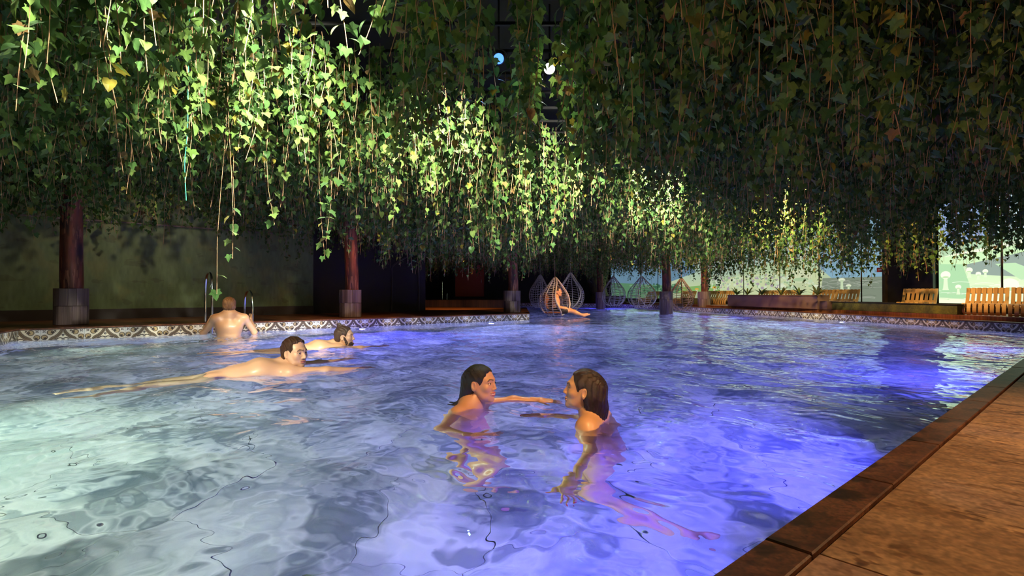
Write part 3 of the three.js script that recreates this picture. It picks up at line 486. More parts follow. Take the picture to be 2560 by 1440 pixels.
// pool ladder with one tall and one short hand rail
{
  const c = [-4.855, -9.27], u = [0.766, -0.642], n = [0.642, 0.766], at = (s, o, y) => V(c[0] + u[0] * s + n[0] * o, y, c[1] + u[1] * s + n[1] * o);
  const o = thing('pool_ladder', 'stainless steel pool ladder at the tiled edge of the left deck', 'ladder', [c[0], DECK, c[1]]);
  for (const [s, h] of [[-0.31, 1.02], [0.31, 0.72]]) {
    const rail = wpart('rail', tube([at(s, 0.24, -1.0), at(s, 0.24, -0.3), at(s, 0.24, h - 0.22), at(s, 0.18, h - 0.06), at(s, 0.0, h), at(s, -0.18, h - 0.06), at(s, -0.26, h - 0.22), at(s, -0.27, DECK + 0.12), at(s, -0.27, DECK - 0.01)], 0.019, 60, 10), M.steel, o);
    wpart('flange', new THREE.CylinderGeometry(0.045, 0.045, 0.012, 16).translate(...at(s, -0.27, DECK).toArray()), M.steel, o);
  }
  for (const y of [-0.25, -0.5, -0.75]) { const g = slab(0.6, 0.025, 0.08, 0.004).rotateY(-Math.atan2(u[1], u[0])); const p = at(0, 0.24, y); wpart('tread', g.translate(p.x, p.y, p.z), M.steel, o); }
}

// bright green cord hanging from the canopy
{ const o = thing('cord', 'thin bright green cord hanging below the ivy', 'cord', [-2.72, 1.44, -4.5]); wpart('line', tube([V(-2.70, 3.2, -4.5), V(-2.71, 2.4, -4.5), V(-2.715, 2.0, -4.5), V(-2.735, 1.75, -4.5), V(-2.72, 1.44, -4.5)], 0.004, 24, 5), std(lin(0.02, 0.32, 0.16), 0.5), o); }

// ---------------------------------------------------------------- basket chairs
const rattan = std(lin(0.42, 0.36, 0.33), 0.55), rattanDark = std(lin(0.20, 0.13, 0.10), 0.6);
function basket(label, x, y, z, H, R, face, mat, cushion) {
  const o = thing('basket_chair', label, 'chair', [x, y, z], Math.atan2(face[0], face[1]), 'egg shaped basket chairs over the water');
  const prof = (t) => R * Math.pow(Math.sin(Math.PI * Math.pow(t, 0.72)), 0.72) * (t < 0.5 ? 1 : 1 - 0.35 * smooth(0.5, 1, t)), pt = (a, t) => { const r = prof(t); return V(Math.sin(a) * r, t * H, Math.cos(a) * r); };
  const half = (t) => 0.98 * Math.pow(Math.max(0, Math.sin(Math.PI * Math.min(1, Math.max(0, (t - 0.05) / 0.95)))), 0.55);           // half the opening's angle
  const edge = []; for (let k = 0; k <= 16; k++) { const t = 0.06 + 0.92 * k / 16; edge.push(pt(half(t), t)); } for (let k = 16; k >= 0; k--) { const t = 0.06 + 0.92 * k / 16; edge.push(pt(-half(t), t)); }
  part('rim', tube(edge, 0.021, 80, 7, true), mat, o);
  for (let k = 1; k < 19; k++) { const t = k / 19.5, h = half(t), p = []; for (let q = 0; q <= 14; q++) p.push(pt(h + (2 * Math.PI - 2 * h) * q / 14, t + 0.012 * Math.sin(q * 1.9 + k))); part('ring', tube(p, 0.008, 28, 5), mat, o); }
  for (let k = 0; k < 9; k++) { const a = 1.15 + (2 * Math.PI - 2.3) * k / 8, p = []; for (let q = 0; q <= 12; q++) p.push(pt(a, 0.03 + 0.95 * q / 12)); part('rib', tube(p, 0.011, 26, 5), mat, o); }
  part('rope', tube([V(0, H * 0.97, 0), V(0.005, (3.57 - y + H) / 2, 0), V(0, 3.57 - y, 0)], 0.009, 8, 6), rattanDark, o);
  if (cushion) { const g = new THREE.SphereGeometry(1, 24, 14), p = g.attributes.position; for (let i = 0; i < p.count; i++) p.setXYZ(i, p.getX(i) * R * 0.72, p.getY(i) * 0.045, p.getZ(i) * R * 0.62); g.computeVertexNormals(); part('cushion', g.translate(0, 0.11 * H, -0.02), std(lin(0.16, 0.06, 0.04), 0.9), o); const b = g.clone().rotateX(1.2).translate(0, 0.36, -R * 0.62); part('back_cushion', b, std(lin(0.16, 0.06, 0.04), 0.9), o); }
  return o;
}
basket('basket chair holding the seated man, opening to his front', 1.22, 0.0, -15.36, 1.15, 0.45, [0.80, 0.60], rattan, true);
basket('basket chair right behind the seated man, its wide opening towards the pool', 1.90, 0.10, -17.5, 1.27, 0.43, [-0.25, 1], rattan);
basket('bluish basket chair partly hidden behind the seated man\'s chair', 0.98, 0.14, -18.9, 1.21, 0.38, [0.9, -0.3], rattan);
basket('basket chair beside the far clad post showing its woven back', 3.95, 0.16, -21.0, 1.20, 0.46, [-0.75, -0.55], rattan);
basket('wide basket chair swinging before the blue part of the screens', 4.8, 0.11, -20.0, 1.22, 0.52, [0.75, -0.5], rattan);
basket('dark basket chair half hidden behind the post in the water', 6.15, 0.02, -19.6, 1.25, 0.43, [0.2, -0.9], rattanDark);

// ---------------------------------------------------------------- terrace under the screens
const edgePt = (t, o) => { const d = [R1[0] - R0[0], R1[1] - R0[1]], l = Math.hypot(...d), u = [d[0] / l, d[1] / l]; return [R0[0] + u[0] * t - u[1] * o, R0[1] + u[1] * t + u[0] * o]; };   // t along the far tiled edge, o away from the water
const PLAT = 0.25, edgeLen = Math.hypot(R1[0] - R0[0], R1[1] - R0[1]);
struct('floor_platform', uvMetres(poly([edgePt(-0.7, 0.32), edgePt(edgeLen, 0.32), [R2[0] + 0.32, R2[1]], [R3[0] + 0.32, R3[1] - 0.1], [R4[0] + 0.25, R4[1] - 0.22], [5.0, -30], [13.9, -30], [13.9, -9.0]], DECK - 0.02, PLAT)), M.deck, 'raised timber platform carrying the loungers under the screens');
function boxBetween(p, q, y0, y1, w) { const dx = q[0] - p[0], dz = q[1] - p[1], l = Math.hypot(dx, dz); return uvMetres(slab(l, y1 - y0, w, 0.006)).rotateY(-Math.atan2(dz, dx)).translate((p[0] + q[0]) / 2, (y0 + y1) / 2, (p[1] + q[1]) / 2); }
function lowBox(name, label, cat, p, q, y0, y1, w, mat) { const o = thing(name, label, cat, [(p[0] + q[0]) / 2, y0, (p[1] + q[1]) / 2]); wpart('body', boxBetween(p, q, y0, y1, w), mat, o); return o; }
{
  const w = lowBox('low_wall', 'mossy green low wall between the rim and the loungers', 'wall', edgePt(2.25, 0.45), edgePt(5.75, 0.45), PLAT, 0.44, 0.14, M.moss);
  wpart('cap', boxBetween(edgePt(2.23, 0.45), edgePt(5.77, 0.45), 0.44, 0.458, 0.17), M.dark, w);
  lowBox('pillar_block', 'rust brown square block at the end of the green low wall', 'block', edgePt(5.80, 0.43), edgePt(6.10, 0.43), PLAT, 0.47, 0.3, M.rust);
  const a = edgePt(6.2, 0.46), b = [R2[0] + 0.66, R2[1] + 0.75], pl = lowBox('planter', 'long rusty brown planter with ferns above the tiled rim', 'planter', a, b, PLAT, 0.60, 0.36, M.rust);
  wpart('lip', boxBetween(a, b, 0.60, 0.625, 0.39), M.rust, pl); wpart('soil', boxBetween([a[0] - 0.02, a[1] - 0.05], [b[0] + 0.01, b[1] + 0.05], 0.615, 0.635, 0.3), M.grout, pl);
  lowBox('low_wall', 'mustard brown low wall behind the basket chairs at the far edge', 'wall', [R3[0] + 0.36 - 1.25, R3[1] - 2.75], [R4[0] + 0.3, R4[1] + 0.1], PLAT, 0.56, 0.14, M.moss);
  lowBox('low_wall', 'short low wall between the slim post and the planter', 'wall', [R2[0] + 0.5, R2[1] - 1.4], [R3[0] + 0.52, R3[1] + 1.8], PLAT, 0.5, 0.14, M.moss);
  // ferns and bromeliads
  const fr = rng(66), fernMat = [std(lin(0.10, 0.16, 0.03), 0.6), std(lin(0.20, 0.22, 0.04), 0.6)], where = ['at the end by the slim post', 'second from the slim post', 'with dark wide leaves amid the planter', 'before the amber lounger backs', 'low and bushy near the rusty block', 'with upright blades at the rusty block'];
  [0.06, 0.2, 0.38, 0.6, 0.78, 0.95].forEach((t, k) => {
    const s = 1 - t, x = a[0] + (b[0] - a[0]) * s, z = a[1] + (b[1] - a[1]) * s, o = thing('planter_fern', 'fern in the rusty planter ' + where[5 - k], 'plant', [x, 0.63, z], 0, 'ferns in the long planter');
    for (let q = 0; q < 16; q++) { const an = q * 2.4 + fr(), L = 0.36 + 0.22 * fr(), up = 0.5 + 0.7 * fr(), p = [], ix = []; for (let j = 0; j <= 6; j++) { const f = j / 6, r = f * L * Math.cos(up), yy = f * L * Math.sin(up) - f * f * L * 0.35, w = 0.026 * Math.sin(Math.PI * Math.min(1, f * 0.92 + 0.08)); for (const sg of [-1, 1]) p.push(Math.sin(an) * r + Math.cos(an) * w * sg, yy, Math.cos(an) * r - Math.sin(an) * w * sg); if (j) ix.push(2 * j - 2, 2 * j - 1, 2 * j, 2 * j - 1, 2 * j + 1, 2 * j); } const g = new THREE.BufferGeometry(); g.setAttribute('position', new THREE.Float32BufferAttribute(p, 3)); g.setIndex(ix); g.computeVertexNormals(); part('frond', g, fernMat[k % 2], o); }
  });
}
// loungers of bent slats
const loungeMat = [0, 1, 2].map((k) => std([lin(0.50, 0.27, 0.09), lin(0.58, 0.33, 0.12), lin(0.43, 0.22, 0.07)][k], 0.5, { bumpMap: woodBump, bumpScale: 0.002 }));
function lounger(label, x, z, face) {
  const o = thing('wooden_lounger', label, 'lounger', [x, PLAT, z], Math.atan2(face[0], face[1]), 'slatted wooden loungers under the screens');
  const prof = new THREE.CatmullRomCurve3([V(0, 0.53, -0.42), V(0, 0.36, -0.30), V(0, 0.20, -0.16), V(0, 0.145, 0.0), V(0, 0.17, 0.16), V(0, 0.215, 0.30), V(0, 0.17, 0.40), V(0, 0.07, 0.435), V(0, 0.008, 0.40)]).getPoints(26);
  const strip = (w, i0, i1, up = 0) => { const pos = [], ix = [], uv = [], T = 0.016; for (let i = i0; i <= i1; i++) { const a = prof[Math.max(0, i - 1)], b = prof[Math.min(prof.length - 1, i + 1)], t = b.clone().sub(a).normalize(), nn = V(0, t.z, -t.y), p = prof[i]; for (const [sx, sn] of [[-1, up + T], [1, up + T], [1, up], [-1, up]]) { pos.push(sx * w / 2, p.y + nn.y * sn, p.z + nn.z * sn); uv.push(sx * w / 2, i * 0.05); } const k = (i - i0) * 4; if (i > i0) for (let q = 0; q < 4; q++) { const c = k - 4 + q, d = k - 4 + (q + 1) % 4; ix.push(c, d, d + 4, c, d + 4, c + 4); } } const e = (i1 - i0) * 4; ix.push(0, 2, 1, 0, 3, 2, e, e + 1, e + 2, e, e + 2, e + 3); const g = new THREE.BufferGeometry(); g.setAttribute('position', new THREE.Float32BufferAttribute(pos, 3)); g.setAttribute('uv', new THREE.Float32BufferAttribute(uv, 2)); g.setIndex(ix); const f = g.toNonIndexed(); f.computeVertexNormals(); return f; };
  const n = 8, W = 0.66, g = strip(0.058, 0, 26); for (let k = 0; k < n; k++) part('slat', g, loungeMat[k % 3], o).position.x = (k - (n - 1) / 2) * (W - 0.058) / (n - 1);
  for (const [a, b] of [[0, 2], [5, 6], [10, 11], [16, 17]]) part('crosspiece', strip(W, a, b, -0.014), loungeMat[1], o);
  part('crosspiece', strip(W, 25, 26, -0.014), loungeMat[0], o);
  return o;
}
const fc = [-0.72, 0.69];
lounger('wooden lounger cut by the right edge of the picture', 9.62, -9.95, fc);
lounger('wooden lounger with its rolled foot end in full view', 9.45, -10.78, fc);
lounger('wooden lounger behind the green low wall beside the black pillar', 9.34, -12.45, fc);
lounger('amber lounger behind the wall nearer the black pillar, left of it', 9.02, -14.75, fc);
lounger('amber lounger behind the wall next to the rusty block', 9.0, -15.72, fc);
lounger('amber lounger seen between the planter ferns', 8.74, -17.2, fc);
lounger('amber lounger behind the dark leaved fern', 8.56, -18.3, fc);
lounger('pale lounger at the far end of the planter', 8.1, -20.8, fc);
lounger('lounger just behind the slim post', 7.92, -22.0, fc);
lounger('lounger between the two posts behind the dark basket chair', 7.5, -23.4, fc);
lounger('far lounger seen through the wide basket chair', 6.6, -25.9, fc);

// ---------------------------------------------------------------- screens
const S0 = [10.9, -7.5], S1 = [8.36, -23], S2 = [5.5, -30.0], SB = 0.45, ST = 2.75;
const len01 = Math.hypot(S1[0] - S0[0], S1[1] - S0[1]), len12 = Math.hypot(S2[0] - S1[0], S2[1] - S1[1]);
const onWall = (s) => (s <= len01 ? [S0[0] + (S1[0] - S0[0]) * s / len01, S0[1] + (S1[1] - S0[1]) * s / len01] : [S1[0] + (S2[0] - S1[0]) * (s - len01) / len12, S1[1] + (S2[1] - S1[1]) * (s - len01) / len12]);
// the moving picture on the screens: a pale landscape of giant mushrooms, laid out along the wall in metres
function picture(s0, s1, w, h, draw) { const c = document.createElement('canvas'); c.width = w; c.height = h; const x = c.getContext('2d'); draw(x, (s) => (s1 - s) / (s1 - s0) * w, (y) => h - (y - SB) / (ST - SB) * h, w / (s1 - s0)); const t = new THREE.CanvasTexture(c); t.colorSpace = THREE.SRGBColorSpace; t.magFilter = THREE.LinearFilter; return t; }
function mushroom(x, X, Y, k, s, y, r, h, cap = '#f2fbd9', stem = '#d9efc4') { x.fillStyle = stem; x.beginPath(); x.moveTo(X(s) - r * 0.35 * k, Y(y + h)); x.quadraticCurveTo(X(s) - r * 0.4 * k, Y(y), X(s) - r * 0.7 * k, Y(y - 0.03)); x.lineTo(X(s) + r * 0.7 * k, Y(y - 0.03)); x.quadraticCurveTo(X(s) + r * 0.4 * k, Y(y), X(s) + r * 0.35 * k, Y(y + h)); x.fill(); x.fillStyle = cap; x.beginPath(); x.ellipse(X(s), Y(y + h), r * k, r * 0.75 * k, 0, 0, 7); x.fill(); x.fillStyle = '#bcd8a8'; x.beginPath(); x.ellipse(X(s), Y(y + h) + r * 0.42 * k, r * 0.7 * k, r * 0.2 * k, 0, 0, 7); x.fill(); }
const picRight = picture(1.9, 5.95, 1024, 576, (x, X, Y, k) => {
  const g = x.createLinearGradient(0, 0, 0, 576); g.addColorStop(0, '#b5d3c9'); g.addColorStop(0.45, '#a9c8a4'); g.addColorStop(0.75, '#cfe6b8'); g.addColorStop(1, '#e9f7cb'); x.fillStyle = g; x.fillRect(0, 0, 1024, 576);
  const blob = (c, pts) => { x.fillStyle = c; x.beginPath(); pts.forEach(([s, y], i) => (i ? x.lineTo(X(s), Y(y)) : x.moveTo(X(s), Y(y)))); x.fill(); };
  blob('#8fa7cf', [[5.4, 2.75], [4.3, 2.75], [4.0, 1.9], [5.1, 1.75]]); blob('#c7dbe0', [[4.0, 2.75], [1.9, 2.75], [1.9, 1.95], [4.0, 1.95]]);
  blob('#8e9f94', [[4.7, 1.45], [4.1, 1.6], [3.2, 1.72], [2.7, 1.3], [3.4, 1.0], [4.5, 1.1]]);
  blob('#a8d2a2', [[6, 1.5], [4.75, 1.45], [4.55, 0.9], [4.5, 0.55], [6, 0.6]]);
  blob('#c6e6b2', [[5.3, 1.5], [3.0, 1.78], [2.2, 1.98], [2.35, 1.7], [3.2, 1.55], [4.6, 1.32], [5.2, 1.36]]); blob('#f2fad8', [[5.2, 1.52], [3.0, 1.85], [2.3, 2.0], [2.6, 1.85], [4.0, 1.6]]);
  blob('#bfe0ab', [[2.75, 1.75], [2.35, 1.75], [2.05, 1.25], [1.9, 1.0], [1.9, 0.7], [2.45, 0.85], [2.65, 1.3]]); blob('#b9dcae', [[4.0, 1.3], [3.6, 1.3], [3.0, 1.02], [2.55, 0.9], [2.75, 0.8], [3.5, 0.95]]);
  blob('#9db79f', [[2.2, 1.5], [1.9, 1.6], [1.9, 1.1], [2.05, 1.2]]);
  const r = rng(4); x.lineWidth = 2; for (let q = 0; q < 60; q++) { x.strokeStyle = q % 2 ? '#f4fbe6' : '#b3cda6'; const s = 2 + 4 * r(), y = 0.5 + 0.45 * r(); x.beginPath(); x.moveTo(X(s), Y(y)); x.quadraticCurveTo(X(s - 0.15), Y(y + 0.03), X(s - 0.4), Y(y)); x.stroke(); }
  for (const [s, y, q, h] of [[5.6, 0.85, 0.07, 0.2], [5.75, 0.8, 0.06, 0.12], [5.1, 0.78, 0.12, 0.32], [5.35, 0.75, 0.08, 0.18], [4.8, 0.68, 0.07, 0.14], [4.55, 1.05, 0.08, 0.14], [4.35, 1.0, 0.06, 0.1], [4.2, 1.05, 0.06, 0.1], [4.5, 0.5, 0.09, 0.2], [3.72, 0.62, 0.19, 0.22], [3.1, 0.8, 0.11, 0.32], [3.3, 0.7, 0.08, 0.15], [2.9, 0.68, 0.07, 0.12], [2.75, 1.05, 0.06, 0.1], [2.55, 0.5, 0.17, 0.42], [2.35, 0.48, 0.14, 0.24], [2.2, 0.5, 0.09, 0.12], [2.75, 0.48, 0.08, 0.1], [4.0, 0.5, 0.06, 0.1]]) mushroom(x, X, Y, k, s, y, q, h);
});
const picLeft = picture(6.6, len01 + len12 + 0.1, 2048, 512, (x, X, Y, k) => {
  const g = x.createLinearGradient(0, 0, 0, 512); g.addColorStop(0, '#9fc3c8'); g.addColorStop(0.5, '#bcd5bd'); g.addColorStop(0.72, '#c9dcb0'); g.addColorStop(1, '#dfe9c2'); x.fillStyle = g; x.fillRect(0, 0, 2048, 512);
  const blob = (c, pts) => { x.fillStyle = c; x.beginPath(); pts.forEach(([s, y], i) => (i ? x.lineTo(X(s), Y(y)) : x.moveTo(X(s), Y(y)))); x.fill(); };
  const E = len01 + len12 + 0.1;
  blob('#93bdd2', [[6.6, 2.75], [8.9, 2.75], [9.2, 1.5], [8.6, 1.1], [6.6, 1.1]]); blob('#8d9a86', [[6.6, 1.12], [9.1, 1.14], [9.2, 0.45], [6.6, 0.45]]);
  blob('#c6deb0', [[9.1, 1.5], [10.5, 1.85], [13, 1.6], [14, 1.2], [9.1, 1.2]]); blob('#d9e6b2', [[9.0, 1.3], [11, 1.42], [14.5, 1.3], [15.5, 0.45], [9.1, 0.45]]);
  blob('#6f93ac', [[16.5, 2.75], [E, 2.75], [E, 1.2], [19, 1.05], [16.5, 1.6]]); blob('#5f8f6a', [[17.2, 1.0], [E, 1.3], [E, 0.45], [17.2, 0.45]]); blob('#8fbf6a', [[14.8, 1.1], [17.6, 0.95], [17.6, 0.7], [14.8, 0.65]]); blob('#b4c29a', [[14.5, 0.7], [18.2, 0.7], [18.2, 0.45], [14.5, 0.45]]);
  const r = rng(9); x.lineWidth = 2; for (let q = 0; q < 70; q++) { x.strokeStyle = q % 2 ? '#c9cfc0' : '#75806f'; const s = 6.6 + 2.5 * r(), y = 0.5 + 0.55 * r(); x.beginPath(); x.moveTo(X(s), Y(y)); x.quadraticCurveTo(X(s + 0.2), Y(y + 0.05), X(s + 0.5), Y(y)); x.stroke(); }
  for (let q = 0; q < 260; q++) { const s = 9.4 + 6.5 * r(), y = 0.85 + 0.5 * r(); x.fillStyle = ['#cfe8bd', '#a9c79a', '#b7a9b4', '#e2f0d0'][q % 4]; x.beginPath(); x.arc(X(s), Y(y), (0.04 + 0.06 * r()) * k, 0, 7); x.fill(); }
  for (let q = 0; q < 120; q++) { const s = 17.4 + 4 * r(), y = 0.7 + 0.45 * r(); x.fillStyle = ['#4f7f5b', '#78a77e', '#3f6b50'][q % 3]; x.beginPath(); x.arc(X(s), Y(y), (0.05 + 0.08 * r()) * k, 0, 7); x.fill(); }
  mushroom(x, X, Y, k, 10.0, 0.7, 0.55, 0.55, '#e2ecc0', '#cfdcae'); for (const [s, y, q, h] of [[8.25, 0.75, 0.13, 0.32], [8.0, 0.7, 0.10, 0.2], [9.3, 0.7, 0.12, 0.2], [8.5, 0.55, 0.1, 0.14], [10.9, 0.6, 0.2, 0.3]]) mushroom(x, X, Y, k, s, y, q, h);
  for (const [s, y, q] of [[16.0, 0.8, 0.13], [15.7, 0.85, 0.12], [16.4, 0.75, 0.12], [15.2, 0.8, 0.15]]) mushroom(x, X, Y, k, s, y, q, 0.12, '#f0b441', '#e8e0c0');
});
const screenMat = [[picRight, 1.9, 5.95, 1.25], [picLeft, 6.6, len01 + len12 + 0.1, 0.8]].map(([t, a, b, e]) => { const m = std(0x050505, 0.35, { emissive: 0xffffff, emissiveMap: t, emissiveIntensity: e }); m.userData.span = [a, b]; return m; });
function screenPanel(label, s0, s1, which) {
  const a = onWall(s0), b = onWall(s1 > len01 && s0 < len01 ? len01 : s1), l = Math.hypot(b[0] - a[0], b[1] - a[1]), mx = (a[0] + b[0]) / 2, mz = (a[1] + b[1]) / 2, ux = (b[0] - a[0]) / l, uz = (b[1] - a[1]) / l;
  // local +x runs from b to a, local +z faces the room
  const o = thing('video_screen', label, 'screen', [mx, SB, mz], Math.atan2(uz, -ux), 'picture screens along the far terrace'), mat = screenMat[which], [p, q] = mat.userData.span;
  const g = new THREE.PlaneGeometry(l - 0.03, ST - SB).translate(0, (ST - SB) / 2, 0.012), uv = g.attributes.uv, P = g.attributes.position; const sm = (s0 + s1) / 2;
  for (let i = 0; i < uv.count; i++) uv.setXY(i, (q - (sm - P.getX(i))) / (q - p), P.getY(i) / (ST - SB));
  part('screen', g, mat, o); part('frame', box(l, ST - SB + 0.03, 0.06, 0, (ST - SB) / 2, -0.025), M.dark, o);
  const li = new THREE.RectAreaLight(which ? lin(0.62, 0.85, 0.6) : lin(0.75, 1.0, 0.68), which ? 0.35 : 0.55, l - 0.03, ST - SB); li.position.set(0, (ST - SB) / 2, 0.02); li.rotation.y = Math.PI; li.name = 'screen_glow'; o.add(li);
  return o;
}
const atPx = [[2.0, 3.85], [3.87, 5.28], [6.62, 7.53], [7.55, 9.15], [9.17, 11.0], [11.02, 13.1], [13.12, len01], [len01 + 0.02, 17.4], [17.42, 19.1], [19.12, 20.5], [20.52, len01 + len12]];
const sl = ['pale green screen with small white mushrooms at the right edge', 'pale green screen with a leaning mushroom right of the black pillar', 'screen with grey water and blue sky left of the black pillar', 'screen with a cluster of pale round mushrooms behind two amber loungers', 'screen with a big pale mushroom cap behind the planter', 'screen with pale hills behind the ferns', 'screen with pale shrubs right of the slim post', 'screen with pale meadow between the two posts', 'screen with orange mushrooms left of the post in the water', 'screen with blue lake behind the wide basket chair', 'leftmost screen with green bushes and blue lake'];
atPx.forEach(([a, b], i) => screenPanel(sl[i], a, b, i < 2 ? 0 : 1));
{ const a = onWall(5.3), b = onWall(6.6); const o = lowBox('black_pillar', 'broad black pillar panel between the screens', 'pillar', [a[0] - 0.05, a[1]], [b[0] - 0.05, b[1]], PLAT, 3.3, 0.16, std(lin(0.012, 0.01, 0.01), 0.28)); wpart('side_post', boxBetween([b[0] - 0.08, b[1] + 0.05], [b[0] - 0.08, b[1] - 0.07], PLAT, 3.3, 0.2), M.base, o); }
{ // plinth under the screens
  const o = thing('screen_plinth', 'low dark ledge running under the screens', 'ledge', [S1[0], PLAT, S1[1]]); wpart('body', boxBetween(S0, onWall(5.2), PLAT, SB - 0.02, 0.12), M.base, o); wpart('body', boxBetween(onWall(6.72), S1, PLAT, SB - 0.02, 0.12), M.base, o); wpart('body', boxBetween(S1, S2, PLAT, SB - 0.02, 0.12), M.base, o); }
{ const p = onWall(6.85), o = thing('wall_sign', 'small red sign on the screen beside the black pillar', 'sign', [p[0] - 0.06, 1.30, p[1]], -1.41); part('plate', slab(0.22, 0.02, 0.12, 0.004).rotateX(Math.PI / 2), std(lin(0.35, 0.02, 0.015), 0.5), o); part('mark', box(0.10, 0.035, 0.004, 0, 0, 0.013), std(lin(0.6, 0.5, 0.45), 0.5), o); }

// brown rock pillar left of the screens, back platform and door
{
  const g = surfaceNets((x, y, z) => { const r = 0.55 + 0.10 * Math.sin(3 * y + x * 4) + 0.12 * (fbm(x * 0.2 + 0.5, y * 0.2, 8, 8, 3, 3) - 0.5) - 0.04 * y; return Math.max(Math.hypot(x, z * 0.8) - r, y - 3.3, 0.0 - y); }, [-0.9, -0.1, -1.1], [0.9, 3.4, 1.1], 0.07);
  const o = thing('rock_pillar', 'rough brown rock pillar left of the screens', 'pillar', [4.15, PLAT - 0.02, -29.0]); part('rock', uvMetres(g), M.moss, o); o.position.set(4.75, PLAT - 0.05, -29.6);
}
struct('floor_stage', uvMetres(slab(4.45, 0.4 - BED, 5.8, 0.01).translate(-1.98, (0.4 + BED) / 2, -26.9)), M.deck, 'raised back deck before the red door');
{ const o = thing('red_door', 'dull red door panel in the dark back wall', 'door', [-2.28, 0.4, -29.2]); part('leaf', slab(1.56, 1.72, 0.06, 0.01).translate(0, 0.98, 0), std(lin(0.42, 0.055, 0.018), 0.6), o); part('frame', merge([box(0.1, 2.0, 0.1, -0.84, 1.0, 0), box(0.1, 2.0, 0.1, 0.84, 1.0, 0), box(1.78, 0.12, 0.1, 0, 1.94, 0), box(1.78, 0.12, 0.12, 0, 0.06, 0)]), M.dark, o); part('handle', tube([V(0.62, 0.85, 0.03), V(0.62, 0.87, 0.09), V(0.62, 1.05, 0.09), V(0.62, 1.07, 0.03)], 0.012, 12, 6), M.steel, o); }
for (const [x, z, h, lb] of [[-3.15, -24.4, 0.8, 'thin tall steel post on the back deck beside the dark wall'], [-2.92, -24.2, 0.28, 'short steel post with a round cap on the back deck']]) { const o = thing('barrier_post', lb, 'post', [x, 0.4, z]); part('pole', new THREE.CylinderGeometry(0.016, 0.016, h, 8).translate(0, h / 2, 0), M.steel, o); part('foot', new THREE.CylinderGeometry(0.07, 0.08, 0.02, 14).translate(0, 0.01, 0), M.steel, o); part('cap', new THREE.SphereGeometry(0.03, 10, 8).translate(0, h, 0), M.steel, o); }
{ const o = thing('hand_rail', 'dim sloping hand rail in the dark recess', 'rail', [-3.2, DECK, -15.0]); wpart('pole', tube([V(-3.32, 1.28, -14.95), V(-3.3, 1.42, -14.92), V(-2.75, 1.80, -15.3), V(-2.66, 1.80, -15.36), V(-2.66, 1.45, -15.38), V(-2.66, DECK, -15.4)], 0.02, 40, 6), M.base, o); wpart('upright', tube([V(-3.32, 1.3, -14.95), V(-3.33, 0.7, -14.96), V(-3.34, DECK, -14.97)], 0.02, 12, 6), M.base, o); }
// ---------------------------------------------------------------- people
const smin = (a, b, k) => { const h = Math.max(0, k - Math.abs(a - b)) / k; return Math.min(a, b) - h * h * k * 0.25; };
const smax = (a, b, k) => -smin(-a, -b, k);
const capD = (x, y, z, a, b, ra, rb) => { const ex = b[0] - a[0], ey = b[1] - a[1], ez = b[2] - a[2], px = x - a[0], py = y - a[1], pz = z - a[2], t = Math.max(0, Math.min(1, (px * ex + py * ey + pz * ez) / (ex * ex + ey * ey + ez * ez + 1e-12))); return Math.hypot(px - ex * t, py - ey * t, pz - ez * t) - (ra + (rb - ra) * t); };
const ellD = (x, y, z, cx, cy, cz, rx, ry, rz) => { const a = (x - cx) / rx, b = (y - cy) / ry, c = (z - cz) / rz, k0 = Math.hypot(a, b, c), k1 = Math.hypot(a / rx, b / ry, c / rz); return k1 < 1e-9 ? -Math.min(rx, ry, rz) : k0 * (k0 - 1) / k1; };

